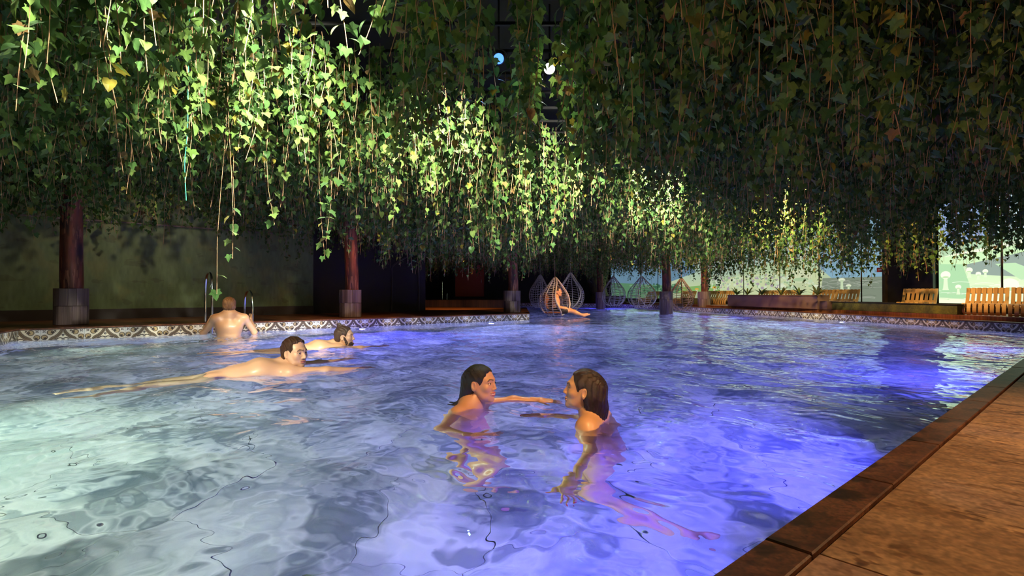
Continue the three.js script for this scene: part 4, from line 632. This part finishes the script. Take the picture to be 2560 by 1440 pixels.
// head in its own axes: face towards +z, crown +y, about 22 cm from chin to crown
function headShape(o) {
  const m = o.male ? 1 : 0, smile = o.smile || 0;
  return (x, y, z) => {
    const ax = Math.abs(x);
    let d = ellD(x, y, z, 0, 0.032, -0.014, 0.073, 0.083, 0.094);
    d = smin(d, ellD(x, y, z, 0, -0.022, 0.022, 0.055 + 0.007 * m, 0.088, 0.066), 0.03);
    d = smin(d, ellD(x, y, z, 0, -0.076, 0.030, 0.037 + 0.014 * m, 0.032 + 0.002 * m, 0.046), 0.03);
    d = smin(d, Math.hypot(x, y + 0.100, z - 0.066) - (0.0150 + 0.004 * m), 0.026);
    d = smin(d, capD(ax, y, z, [0.050 + 0.008 * m, -0.03, 0.0], [0.036 + 0.010 * m, -0.078, 0.034], 0.014 + 0.002 * m, 0.012 + 0.002 * m), 0.025);
    d = smin(d, Math.hypot(ax - 0.040, y + 0.022, z - 0.056) - 0.021, 0.022);
    d = smin(d, capD(ax, y, z, [0.010, 0.022, 0.083], [0.044, 0.022, 0.066], 0.010 + 0.002 * m, 0.009), 0.018);
    d = smax(d, -(Math.hypot(ax - 0.031, y - 0.002, z - 0.094) - 0.0155), 0.014);
    const lid = Math.max(Math.hypot(ax - 0.031, y - 0.002, z - 0.0705) - 0.0142, -ellD(ax, y, z, 0.031, 0.001, 0.086, 0.0130, 0.0058 - 0.0008 * m, 0.014)); d = smin(d, lid, 0.004);
    let n = capD(x, y, z, [0, 0.012, 0.083], [0, -0.030, 0.0995 + 0.004 * m], 0.0062 + 0.001 * m, 0.0086 + 0.002 * m); n = smin(n, Math.hypot(ax - 0.0105, y + 0.034, z - 0.0905) - 0.0078, 0.008); d = smin(d, n, 0.010);
    d = smax(d, -(Math.hypot(ax - 0.007, y + 0.044, z - 0.095) - 0.0036), 0.004);
    const mw = 1 + 0.3 * smile, cy = smile * 8 * ax * ax;                                           // corners of the mouth lift
    d = smin(d, ellD(x, y - cy, z, 0, -0.0605, 0.0862 - 0.004 * smile, 0.023 * mw, 0.0054 - 0.0012 * smile, 0.0090), 0.007); d = smin(d, ellD(x, y - cy, z, 0, -0.0720, 0.0850 - 0.004 * smile, 0.021 * mw, 0.0060 - 0.0008 * smile, 0.0090), 0.007);
    d = smax(d, -ellD(x, y - cy, z, 0, -0.0660, 0.0970, 0.024 * mw, o.teeth ? 0.0030 : 0.0013, 0.0115), 0.003);
    let e = ellD(ax, y, z, 0.0765, -0.008, -0.012, 0.0075, 0.031, 0.0185); e = smax(e, -ellD(ax, y, z, 0.0835, -0.004, -0.008, 0.007, 0.018, 0.0095), 0.004); d = smin(d, e, 0.006);
    d = smin(d, capD(x, y, z, [0, -0.035, -0.030], [0, -0.125, -0.040], 0.041 + 0.012 * m, 0.042 + 0.008 * m), 0.022);
    return d;
  };
}
function headColour(o) {
  const skin = o.skin, lip = o.lip || mixc(skin, [0.45, 0.07, 0.06], 0.55), brow = o.brow || [0.03, 0.015, 0.01];
  return (x, y, z) => {
    const ax = Math.abs(x), cy = (o.smile || 0) * 8 * ax * ax; let c = skin;
    if (z > 0.07) {
      const L = ellD(x, y - cy, z, 0, -0.066, 0.090, 0.0235 * (1 + 0.2 * (o.smile || 0)), 0.0130, 0.016); if (L < 0) c = lip;
      if (o.teeth && Math.abs(y - cy + 0.0655) < 0.0030 && ax < 0.022) c = [0.75, 0.70, 0.62];
    }
    const by = 0.0235 + 0.006 * smooth(0.01, 0.032, ax) - 0.010 * smooth(0.034, 0.05, ax); if (z > 0.045 && ax > 0.010 && ax < 0.050 && Math.abs(y - by) < 0.0042) c = mixc(c, brow, 0.85);
    if (z > 0.06 && Math.abs(ax - 0.031) < 0.0165 && y > 0.002 && Math.hypot(ax - 0.031, y - 0.002, z - 0.0705) < 0.0165 && y < 0.0085) c = mixc(c, [0.03, 0.015, 0.01], 0.7);   // lashes
    if (o.stubble && y < -0.035 && y > -0.13 && z > 0.0 && ellD(x, y - cy, z, 0, -0.066, 0.090, 0.0235, 0.0125, 0.016) > 0) c = mixc(c, brow, o.stubble * smooth(-0.035, -0.055, y));
    return c;
  };
}
function handShape(o) {
  const spread = o.spread ?? 0.12, curl = o.curl ?? 0.25, F = [[0.029, 0.066], [0.0095, 0.075], [-0.0105, 0.069], [-0.0285, 0.054]].map(([z, L], i) => {
    const a = (1.4 - i) * spread, segs = []; let p = [0.084, 0, z], b = -curl * 0.4; for (const [f, r0, r1] of [[0.45, 0.0088, 0.0082], [0.31, 0.0082, 0.0076], [0.24, 0.0076, 0.0064]]) { const l = L * f, q = [p[0] + Math.cos(b) * Math.cos(a) * l, p[1] + Math.sin(b) * l, p[2] + Math.cos(b) * Math.sin(a) * l]; segs.push([p, q, r0, r1]); p = q; b -= curl; } return segs;
  }), ta = o.thumb ?? 0.9, T1 = [0.022 + 0.042 * Math.cos(ta), -0.008, 0.028 + 0.042 * Math.sin(ta)], T2 = [T1[0] + 0.032 * Math.cos(ta * 0.8), -0.012, T1[2] + 0.032 * Math.sin(ta * 0.8)];
  const f = (x, y, z) => {
    let d = capD(x, y, z, [-0.05, 0, 0], [0.015, 0, 0], 0.024, 0.025); const pz = z * 0.42;
    d = smin(d, Math.max(Math.hypot(Math.max(0, Math.abs(x - 0.046) - 0.034), Math.max(0, Math.abs(y) - 0.004), Math.max(0, Math.abs(z) - 0.027)) - 0.0105, -1), 0.022);
    let g = 1; for (const s of F) { let h = 1; for (const [a, b, r0, r1] of s) h = smin(h, capD(x, y, z, a, b, r0, r1), 0.004); g = Math.min(g, h); }
    d = smin(d, g, 0.008); let t = capD(x, y, z, [0.018, -0.004, 0.02], T1, 0.014, 0.0100); t = smin(t, capD(x, y, z, T1, T2, 0.0100, 0.0078), 0.006); return smin(d, t, 0.014);
  };
  f.tips = [...F.map((s) => s[2][1]), T2]; return f;
}
function bodyShape(bones, k) { return (x, y, z) => { let d = 1; for (const b of bones) d = smin(d, capD(x, y, z, b[0], b[1], b[2], b[3]), b[4] || k); return d; }; }
const vadd = (a, b, t = 1) => [a[0] + b[0] * t, a[1] + b[1] * t, a[2] + b[2] * t], vmix = (a, b, t) => a.map((q, i) => q + (b[i] - q) * t);
function frame(fwd, up) { const z = V(...fwd).normalize(), x = V(...up).cross(z).normalize(), y = z.clone().cross(x); return new THREE.Matrix4().makeBasis(x, y, z); }
const skinMat = new THREE.MeshPhysicalMaterial({ vertexColors: true, roughness: 0.46, clearcoat: 0.12, clearcoatRoughness: 0.2 });
const eyeWhite = std(lin(0.6, 0.55, 0.5), 0.15), irisMat = std(lin(0.02, 0.012, 0.008), 0.1);
const strandTex = tex(512, 64, (u, v) => { const f = fbm(u + 0.01 * fbm(u, v, 8, 4, 2, 3), v, 90, 2, 3, 6); return [f, f, f]; }, false, 0.05, 0.3);
const strandTone = tex(512, 64, (u, v) => { const f = fbm(u + 0.01 * fbm(u, v, 8, 4, 2, 3), v, 60, 2, 3, 8), k = 0.35 + 1.0 * f; return [k * 0.75, k * 0.72, k * 0.7]; }, true, 0.05, 0.3);
function hairMat(c, r = 0.32) { return std(lin(...c.map((q) => q * 2.4)), r, { map: strandTone, bumpMap: strandTex, bumpScale: 0.0016 }); }
function hairUv(g) { const p = g.attributes.position, n = g.attributes.normal, uv = new Float32Array(p.count * 2); for (let i = 0; i < p.count; i++) { const a = Math.abs(n.getX(i)), low = p.getY(i) < -0.03 ? 1 : 0; uv[2 * i] = p.getX(i) * (1 - a) + (low ? p.getZ(i) : p.getY(i) * 0.75 - p.getZ(i) * 0.5) * a; uv[2 * i + 1] = p.getY(i) + p.getZ(i); } g.setAttribute('uv', new THREE.BufferAttribute(uv, 2)); return g; }

function person(spec) {
  const { label, J, male, skin } = spec, ctr = [J.pelvis[0], Math.min(J.anL[1], J.anR[1]) - 0.03, J.pelvis[2]], o = thing('person', label, 'person', ctr), s = spec.size || 1, P = [];
  const lat = V(J.shR[0] - J.shL[0], J.shR[1] - J.shL[1], J.shR[2] - J.shL[2]).normalize().toArray(), at = (c, t) => vadd(c, lat, t * s), w = male ? 1.08 : 0.93;
  const chest = vmix(J.neck, J.pelvis, 0.36), waist = vmix(J.neck, J.pelvis, 0.68), hipR = J.hipR || at(J.pelvis, 0.085), hipL = J.hipL || at(J.pelvis, -0.085);
  const B = [[J.neck, J.headBase || vadd(J.neck, [0, 0.09, 0]), 0.056 * s * w, 0.05 * s * w], [J.neck, chest, 0.062 * s, 0.09 * s * w, 0.07], [at(J.neck, 0.05), J.shR, 0.05 * s * w, 0.054 * s * w, 0.06], [at(J.neck, -0.05), J.shL, 0.05 * s * w, 0.054 * s * w, 0.06],
    [at(chest, 0.068), at(waist, 0.045 + 0.012 * (male ? 1 : 0)), 0.092 * s * w, 0.082 * s, 0.08], [at(chest, -0.068), at(waist, -0.045 - 0.012 * (male ? 1 : 0)), 0.092 * s * w, 0.082 * s, 0.08], [vmix(J.shR, chest, 0.25), at(chest, 0.08), 0.06 * s, 0.08 * s, 0.06], [vmix(J.shL, chest, 0.25), at(chest, -0.08), 0.06 * s, 0.08 * s, 0.06],
    [at(waist, 0.045), at(J.pelvis, 0.06), 0.082 * s, 0.10 * s, 0.08], [at(waist, -0.045), at(J.pelvis, -0.06), 0.082 * s, 0.10 * s, 0.08]];
  for (const q of ['R', 'L']) {
    const hip = q === 'R' ? hipR : hipL; B.push([J['sh' + q], J['el' + q], 0.050 * s * w, 0.037 * s * w], [J['el' + q], J['wr' + q], 0.038 * s * w, 0.024 * s * w], [hip, J['kn' + q], 0.085 * s, 0.055 * s, 0.05], [J['kn' + q], vmix(J['kn' + q], J['an' + q], 0.35), 0.052 * s, 0.054 * s], [vmix(J['kn' + q], J['an' + q], 0.35), J['an' + q], 0.054 * s, 0.032 * s]);
    const toe = J['toe' + q] || vadd(J['an' + q], [spec.fwd[0] * 0.17, -0.04, spec.fwd[2] * 0.17]); B.push([J['an' + q], toe, 0.034 * s, 0.022 * s]);
  }
  const lo = [9, 9, 9], hi = [-9, -9, -9]; for (const [a, b] of B) for (const p of [a, b]) for (let i = 0; i < 3; i++) { lo[i] = Math.min(lo[i], p[i] - 0.14); hi[i] = Math.max(hi[i], p[i] + 0.14); }
  const body = surfaceNets(bodyShape(B, 0.035), lo, hi, spec.cell || 0.014, () => skin); P.push(body);
  // head
  const hm = frame(spec.face, spec.up || [0, 1, 0]).setPosition(...J.head), hs = spec.headSize || 1; hm.scale(V(hs, hs, hs));
  const H = headShape(spec), hg = surfaceNets(H, [-0.095, -0.165, -0.125], [0.095, 0.125, 0.125], spec.faceCell || 0.0032, headColour(spec)); hg.applyMatrix4(hm); P.push(hg);
  // hands
  for (const q of ['R', 'L']) {
    const h = spec['hand' + q]; if (!h) continue; const S = handShape(h), x = V(...h.dir).normalize(), n = V(...h.back), zz = x.clone().cross(n).normalize(), y = zz.clone().cross(x), m = new THREE.Matrix4().makeBasis(x, y, h.thumbFlip ? zz : zz).setPosition(...J['wr' + q]); if (h.thumbFlip) m.scale(V(1, 1, -1)); const sc = (h.size || 1) * s; m.scale(V(sc, sc, sc));
    const nail = spec.nails; const g = surfaceNets(S, [-0.08, -0.11, -0.09], [0.19, 0.05, 0.11], 0.0042, (a, b, c) => (nail && b > -0.2 && S.tips.some((t) => Math.hypot(a - t[0], b - t[1], c - t[2]) < 0.0105 && a > t[0] - 0.004) ? nail : skin)); if (h.thumbFlip) { const i = g.index.array; for (let k = 0; k < i.length; k += 3) { const t = i[k]; i[k] = i[k + 1]; i[k + 1] = t; } } g.applyMatrix4(m); if (h.thumbFlip) { /* mirrored: normals follow the matrix */ } P.push(g);
  }
  wpart('body', mergeGeometries(P.map((g) => { const q = g.clone(); return q; })), skinMat, o);
  const tm = hm.clone(); tm.elements[12] -= ctr[0]; tm.elements[13] -= ctr[1]; tm.elements[14] -= ctr[2];
  for (const sx of [-1, 1]) {
    const e = part('eye', new THREE.SphereGeometry(0.0128, 20, 14).translate(sx * 0.031, 0.002, 0.0705).applyMatrix4(tm), eyeWhite, o); part('iris', new THREE.SphereGeometry(0.0062, 12, 8).scale(1, 1, 0.5).translate(sx * 0.031 + (spec.gaze || 0) * 0.004, 0.002, 0.0812).applyMatrix4(tm), irisMat, e);
  }
  // hair: a shell over the skull, cut by the hair line, with strands running back from it
  const h = spec.hair, th = h.thick, strand = (x, y, z) => 0.0022 * h.rough * Math.sin(Math.atan2(x, z + 0.15 + 0.3 * (y < 0 ? 0 : 0)) * h.freq + 14 * y * h.wave + 3 * Math.sin(40 * y * h.wave)) + 0.0016 * h.rough * Math.sin(x * 330 + y * 60 * h.wave + z * 90);
  const hairD = (x, y, z) => {
    let d = ellD(x, y, z, 0, 0.032, -0.016, 0.073 + th, 0.083 + th * h.top, 0.094 + th);
    d = smin(d, ellD(x, y, z, 0, -0.02, -0.04, 0.066 + th, 0.06, 0.062 + th), 0.02);
    const zl = h.line[1] - (h.line[0] - y) * h.slope - 0.05 * smooth(-0.004, -0.022, y) - 0.020 * (h.temple - 1) * smooth(0.02, 0.05, Math.abs(x)) * smooth(0.03, 0.06, y); d = smax(d, (z - zl) * 0.9, 0.014); d = smax(d, h.nape - y, 0.016);
    if (h.ear) d = smax(d, -ellD(Math.abs(x), y, z, 0.082, -0.010, -0.004, 0.03, 0.034, 0.030), 0.006);
    for (const [a, b, ra, rb] of h.tails || []) d = smin(d, capD(x, y, z, a, b, ra, rb), 0.03);
    return d + strand(x, y, z);
  };
  part('hair', hairUv(surfaceNets(hairD, h.lo || [-0.11, -0.12, -0.16], h.hi || [0.11, 0.16, 0.12], spec.hairCell || 0.0034)).applyMatrix4(tm), hairMat(h.color, h.gloss), o);
  if (spec.beard) { const bd = (x, y, z) => smax(smax(Math.min(ellD(x, y, z, 0, -0.080, 0.036, 0.057, 0.044, 0.061), capD(Math.abs(x), y, z, [0.069, -0.005, 0.008], [0.052, -0.07, 0.032], 0.012, 0.020)), -ellD(x, y, z, 0, -0.066, 0.096, 0.022, 0.010, 0.02), 0.004), y + 0.0, 0.005) + 0.0015 * Math.sin(x * 400 + y * 300); part('beard', hairUv(surfaceNets(bd, [-0.1, -0.14, -0.03], [0.1, 0.02, 0.12], 0.0042)).applyMatrix4(tm), hairMat(h.color, 0.6), o); }
  if (spec.shorts) { const SB_ = [[at(J.pelvis, 0.06), at(J.pelvis, -0.06), 0.112 * s, 0.112 * s], [vmix(waist, J.pelvis, 0.7), J.pelvis, 0.11 * s, 0.115 * s], [hipR, vmix(hipR, J.knR, 0.62), 0.098 * s, 0.086 * s], [hipL, vmix(hipL, J.knL, 0.62), 0.098 * s, 0.086 * s]], l2 = [9, 9, 9], h2 = [-9, -9, -9]; for (const [a, b] of SB_) for (const p of [a, b]) for (let i = 0; i < 3; i++) { l2[i] = Math.min(l2[i], p[i] - 0.14); h2[i] = Math.max(h2[i], p[i] + 0.14); } wpart('shorts', surfaceNets(bodyShape(SB_, 0.05), l2, h2, 0.014), std(lin(0.012, 0.008, 0.010), 0.7), o); }
  return o;
}
const brownSkin = [0.50, 0.27, 0.17], fairSkin = [0.62, 0.40, 0.29], tanSkin = [0.42, 0.22, 0.12];
// the woman with long straight wet hair, smiling
person({ label: 'smiling woman with long wet dark hair standing in the water, facing the other woman', fwd: [0.92, 0, 0.4], face: [0.90, 0.06, 0.43], skin: [0.50, 0.26, 0.16], smile: 0.9, teeth: true, headSize: 0.94, size: 0.95, faceCell: 0.0026, gaze: 0.5, cell: 0.012, lip: [0.42, 0.08, 0.07],
  J: { head: [-0.1825, 0.131, -3.20], neck: [-0.242, 0.0, -3.22], headBase: [-0.205, 0.07, -3.215], pelvis: [-0.30, -0.50, -3.22], shR: [-0.305, -0.03, -3.075], shL: [-0.175, -0.035, -3.37], elR: [-0.37, -0.14, -2.83], wrR: [-0.19, -0.15, -2.72], elL: [0.01, -0.02, -3.42], wrL: [0.17, -0.015, -3.41], knR: [-0.12, -0.80, -3.04], anR: [-0.24, -1.13, -3.02], knL: [-0.22, -0.84, -3.30], anL: [-0.30, -1.14, -3.24] },
  handR: { dir: [1, 0.02, -0.1], back: [0, 1, 0.2], spread: 0.08, curl: 0.15, thumbFlip: true }, handL: { dir: [1, -0.06, 0.12], back: [0, 1, 0.1], spread: 0.06, curl: 0.2 },
  hair: { color: [0.011, 0.005, 0.004], thick: 0.0075, top: 0.9, line: [0.080, 0.072], slope: 0.42, temple: 1, nape: -0.2, ear: true, rough: 0.5, freq: 46, wave: 0.3, gloss: 0.26, lo: [-0.14, -0.22, -0.27], hi: [0.12, 0.15, 0.12], tails: [[[0, 0.02, -0.080], [0, -0.12, -0.105], 0.056, 0.050], [[0.03, -0.03, -0.075], [0.025, -0.14, -0.11], 0.040, 0.032], [[-0.03, -0.03, -0.075], [-0.03, -0.135, -0.12], 0.040, 0.032], [[-0.01, -0.125, -0.12], [0.0, -0.142, -0.235], 0.028, 0.012], [[-0.04, -0.125, -0.12], [-0.06, -0.142, -0.215], 0.022, 0.008]] } });
// the woman with shoulder length wavy hair, seen from behind her left side
person({ label: 'woman with wavy auburn hair and red nails in the water, her back half turned', fwd: [-0.93, 0, -0.36], face: [-0.97, 0.17, -0.12], skin: [0.50, 0.27, 0.15], smile: 0.5, headSize: 0.92, size: 1.0, faceCell: 0.0026, cell: 0.012, nails: [0.45, 0.01, 0.015],
  J: { head: [0.372, 0.155, -2.85], neck: [0.435, 0.02, -2.87], headBase: [0.40, 0.085, -2.86], pelvis: [0.50, -0.52, -2.80], shL: [0.376, -0.012, -2.725], shR: [0.49, -0.015, -3.01], elL: [0.372, -0.27, -2.52], wrL: [0.245, -0.335, -2.25], elR: [0.40, -0.25, -3.20], wrR: [0.20, -0.22, -3.20], knL: [0.47, -0.92, -2.65], anL: [0.74, -1.06, -2.50], knR: [0.42, -0.86, -2.92], anR: [0.50, -1.14, -2.95], toeL: [0.88, -1.10, -2.44] },
  handL: { dir: [0.0, -0.55, 0.84], back: [0.1, 0.84, 0.5], spread: 0.22, curl: 0.12, thumb: 1.15, size: 1.12 }, handR: { dir: [-1, 0.1, 0], back: [0, 1, 0], spread: 0.1, curl: 0.2 },
  hair: { color: [0.017, 0.005, 0.0045], thick: 0.010, top: 0.9, line: [0.082, 0.070], slope: 0.42, temple: 1, nape: -0.3, ear: true, rough: 0.8, freq: 38, wave: 0.5, gloss: 0.34, lo: [-0.13, -0.24, -0.20], hi: [0.13, 0.15, 0.12], tails: [[[0.03, 0.02, -0.075], [0.03, -0.11, -0.105], 0.062, 0.052], [[-0.03, 0.02, -0.075], [-0.03, -0.11, -0.105], 0.062, 0.052], [[0, -0.09, -0.10], [0, -0.19, -0.115], 0.058, 0.030], [[0.05, -0.03, -0.05], [0.045, -0.15, -0.08], 0.040, 0.028], [[-0.05, -0.03, -0.05], [-0.045, -0.15, -0.08], 0.040, 0.028]] } });
// the nearer swimmer
person({ label: 'dark haired man swimming breaststroke, the nearer of the two swimmers', male: true, fwd: [0.8, 0, -0.6], face: [0.90, 0.0, 0.40], skin: [0.58, 0.37, 0.26], smile: 0.7, stubble: 0.10, headSize: 1.12, size: 1.08,
  J: { head: [-1.883, 0.150, -4.69], neck: [-1.985, 0.035, -4.73], headBase: [-1.93, 0.08, -4.71], pelvis: [-2.43, -0.085, -4.40], shR: [-1.87, -0.015, -4.58], shL: [-2.07, -0.015, -4.91], elR: [-1.60, -0.012, -4.67], wrR: [-1.39, -0.022, -4.83], elL: [-1.86, -0.02, -5.20], wrL: [-1.68, -0.02, -5.45], knR: [-2.76, -0.20, -4.13], anR: [-2.92, -0.30, -3.80], knL: [-2.86, -0.20, -4.28], anL: [-3.12, -0.28, -4.02], toeR: [-3.02, -0.33, -3.68], toeL: [-3.24, -0.31, -3.9] },
  handR: { dir: [0.8, 0, -0.55], back: [0, 1, 0], spread: 0.05, curl: 0.05 }, handL: { dir: [0.55, 0, -0.8], back: [0, 1, 0], spread: 0.05, curl: 0.05, thumbFlip: true },
  hair: { color: [0.045, 0.022, 0.012], thick: 0.010, top: 1.2, line: [0.086, 0.060], slope: 0.34, temple: 1.6, nape: -0.062, ear: true, rough: 1.1, freq: 30, wave: 0.6, gloss: 0.35 } });
// the bearded swimmer
person({ label: 'bearded swimmer with a small top knot beside the tiled wall', male: true, beard: true, fwd: [0.85, 0, -0.53], face: [0.99, 0.02, -0.08], skin: [0.50, 0.29, 0.17], brow: [0.02, 0.01, 0.008], headSize: 1.12, size: 1.08,
  J: { head: [-2.09, 0.128, -6.75], neck: [-2.21, 0.02, -6.80], headBase: [-2.15, 0.06, -6.78], pelvis: [-2.69, -0.11, -6.42], shR: [-2.10, -0.03, -6.63], shL: [-2.31, -0.03, -6.96], elR: [-1.88, -0.03, -6.72], wrR: [-1.72, -0.025, -6.84], elL: [-2.06, -0.04, -7.10], wrL: [-1.76, -0.03, -7.02], knR: [-3.00, -0.13, -6.20], anR: [-3.32, -0.18, -6.00], knL: [-3.06, -0.13, -6.36], anL: [-3.42, -0.18, -6.22], toeR: [-3.45, -0.22, -5.92], toeL: [-3.55, -0.22, -6.15] },
  handR: { dir: [0.9, 0, -0.2], back: [0, 1, 0], spread: 0.06, curl: 0.1 }, handL: { dir: [0.9, 0.05, 0.3], back: [0, 1, 0], spread: 0.1, curl: 0.2, thumbFlip: true },
  hair: { color: [0.040, 0.020, 0.012], thick: 0.007, top: 0.9, line: [0.080, 0.066], slope: 0.45, temple: 1.3, nape: -0.066, ear: true, rough: 0.6, freq: 40, wave: 0.2, gloss: 0.4, tails: [[[0, 0.112, -0.045], [0, 0.132, -0.06], 0.020, 0.024]] } });
// the man climbing out at the ladder
person({ label: 'fair haired man seen from behind, gripping the pool ladder', male: true, fwd: [-0.46, 0, -0.89], face: [-0.50, -0.05, -0.87], skin: [0.52, 0.29, 0.15], headSize: 1.14, size: 1.12,
  J: { head: [-4.52, 0.470, -8.63], neck: [-4.50, 0.335, -8.60], headBase: [-4.51, 0.40, -8.61], pelvis: [-4.50, -0.27, -8.58], shR: [-4.315, 0.275, -8.70], shL: [-4.675, 0.275, -8.51], elR: [-4.255, 0.03, -8.92], wrR: [-4.435, 0.22, -9.17], elL: [-4.90, 0.03, -8.58], wrL: [-4.925, 0.22, -8.80], knR: [-4.44, -0.60, -8.80], anR: [-4.48, -0.98, -8.80], knL: [-4.66, -0.60, -8.70], anL: [-4.70, -0.98, -8.70] },
  handR: { dir: [-0.2, 0.55, -0.8], back: [0.89, 0.1, -0.3], spread: 0.03, curl: 0.9 }, handL: { dir: [-0.1, 0.6, -0.7], back: [-0.89, 0.1, 0.46], spread: 0.03, curl: 0.9, thumbFlip: true },
  hair: { color: [0.19, 0.095, 0.035], thick: 0.013, top: 1.0, line: [0.085, 0.075], slope: 0.5, temple: 0.8, nape: -0.070, ear: true, rough: 1.1, freq: 17, wave: 0.8, gloss: 0.5 } });
// the man in the basket chair
person({ label: 'man in dark shorts sitting in the basket chair with his feet stretched over the water', male: true, shorts: true, fwd: [1, 0, 0.15], face: [0.98, 0.05, 0.2], skin: [0.62, 0.30, 0.15], headSize: 1.12, size: 1.05, faceCell: 0.0045, stubble: 0.2,
  J: { head: [1.30, 0.725, -15.36], neck: [1.245, 0.575, -15.36], headBase: [1.27, 0.65, -15.36], pelvis: [1.25, 0.20, -15.36], shR: [1.235, 0.51, -15.17], shL: [1.24, 0.51, -15.56], elR: [1.31, 0.29, -15.10], wrR: [1.55, 0.25, -15.22], elL: [1.33, 0.29, -15.60], wrL: [1.55, 0.26, -15.45], knR: [1.68, 0.18, -15.24], anR: [2.02, 0.05, -15.16], knL: [1.66, 0.20, -15.46], anL: [2.00, 0.06, -15.44], toeR: [2.17, 0.09, -15.13], toeL: [2.15, 0.10, -15.42] },
  handR: { dir: [0.9, -0.3, -0.25], back: [0, 1, 0.2], spread: 0.05, curl: 0.4, thumbFlip: true }, handL: { dir: [0.9, -0.3, 0.25], back: [0, 1, -0.2], spread: 0.05, curl: 0.4 },
  hair: { color: [0.05, 0.03, 0.02], thick: 0.006, top: 1.0, line: [0.08, 0.064], slope: 0.45, temple: 1.4, nape: -0.066, ear: true, rough: 1, freq: 30, wave: 0.5, gloss: 0.5 } });
renderer.render(scene, camera);
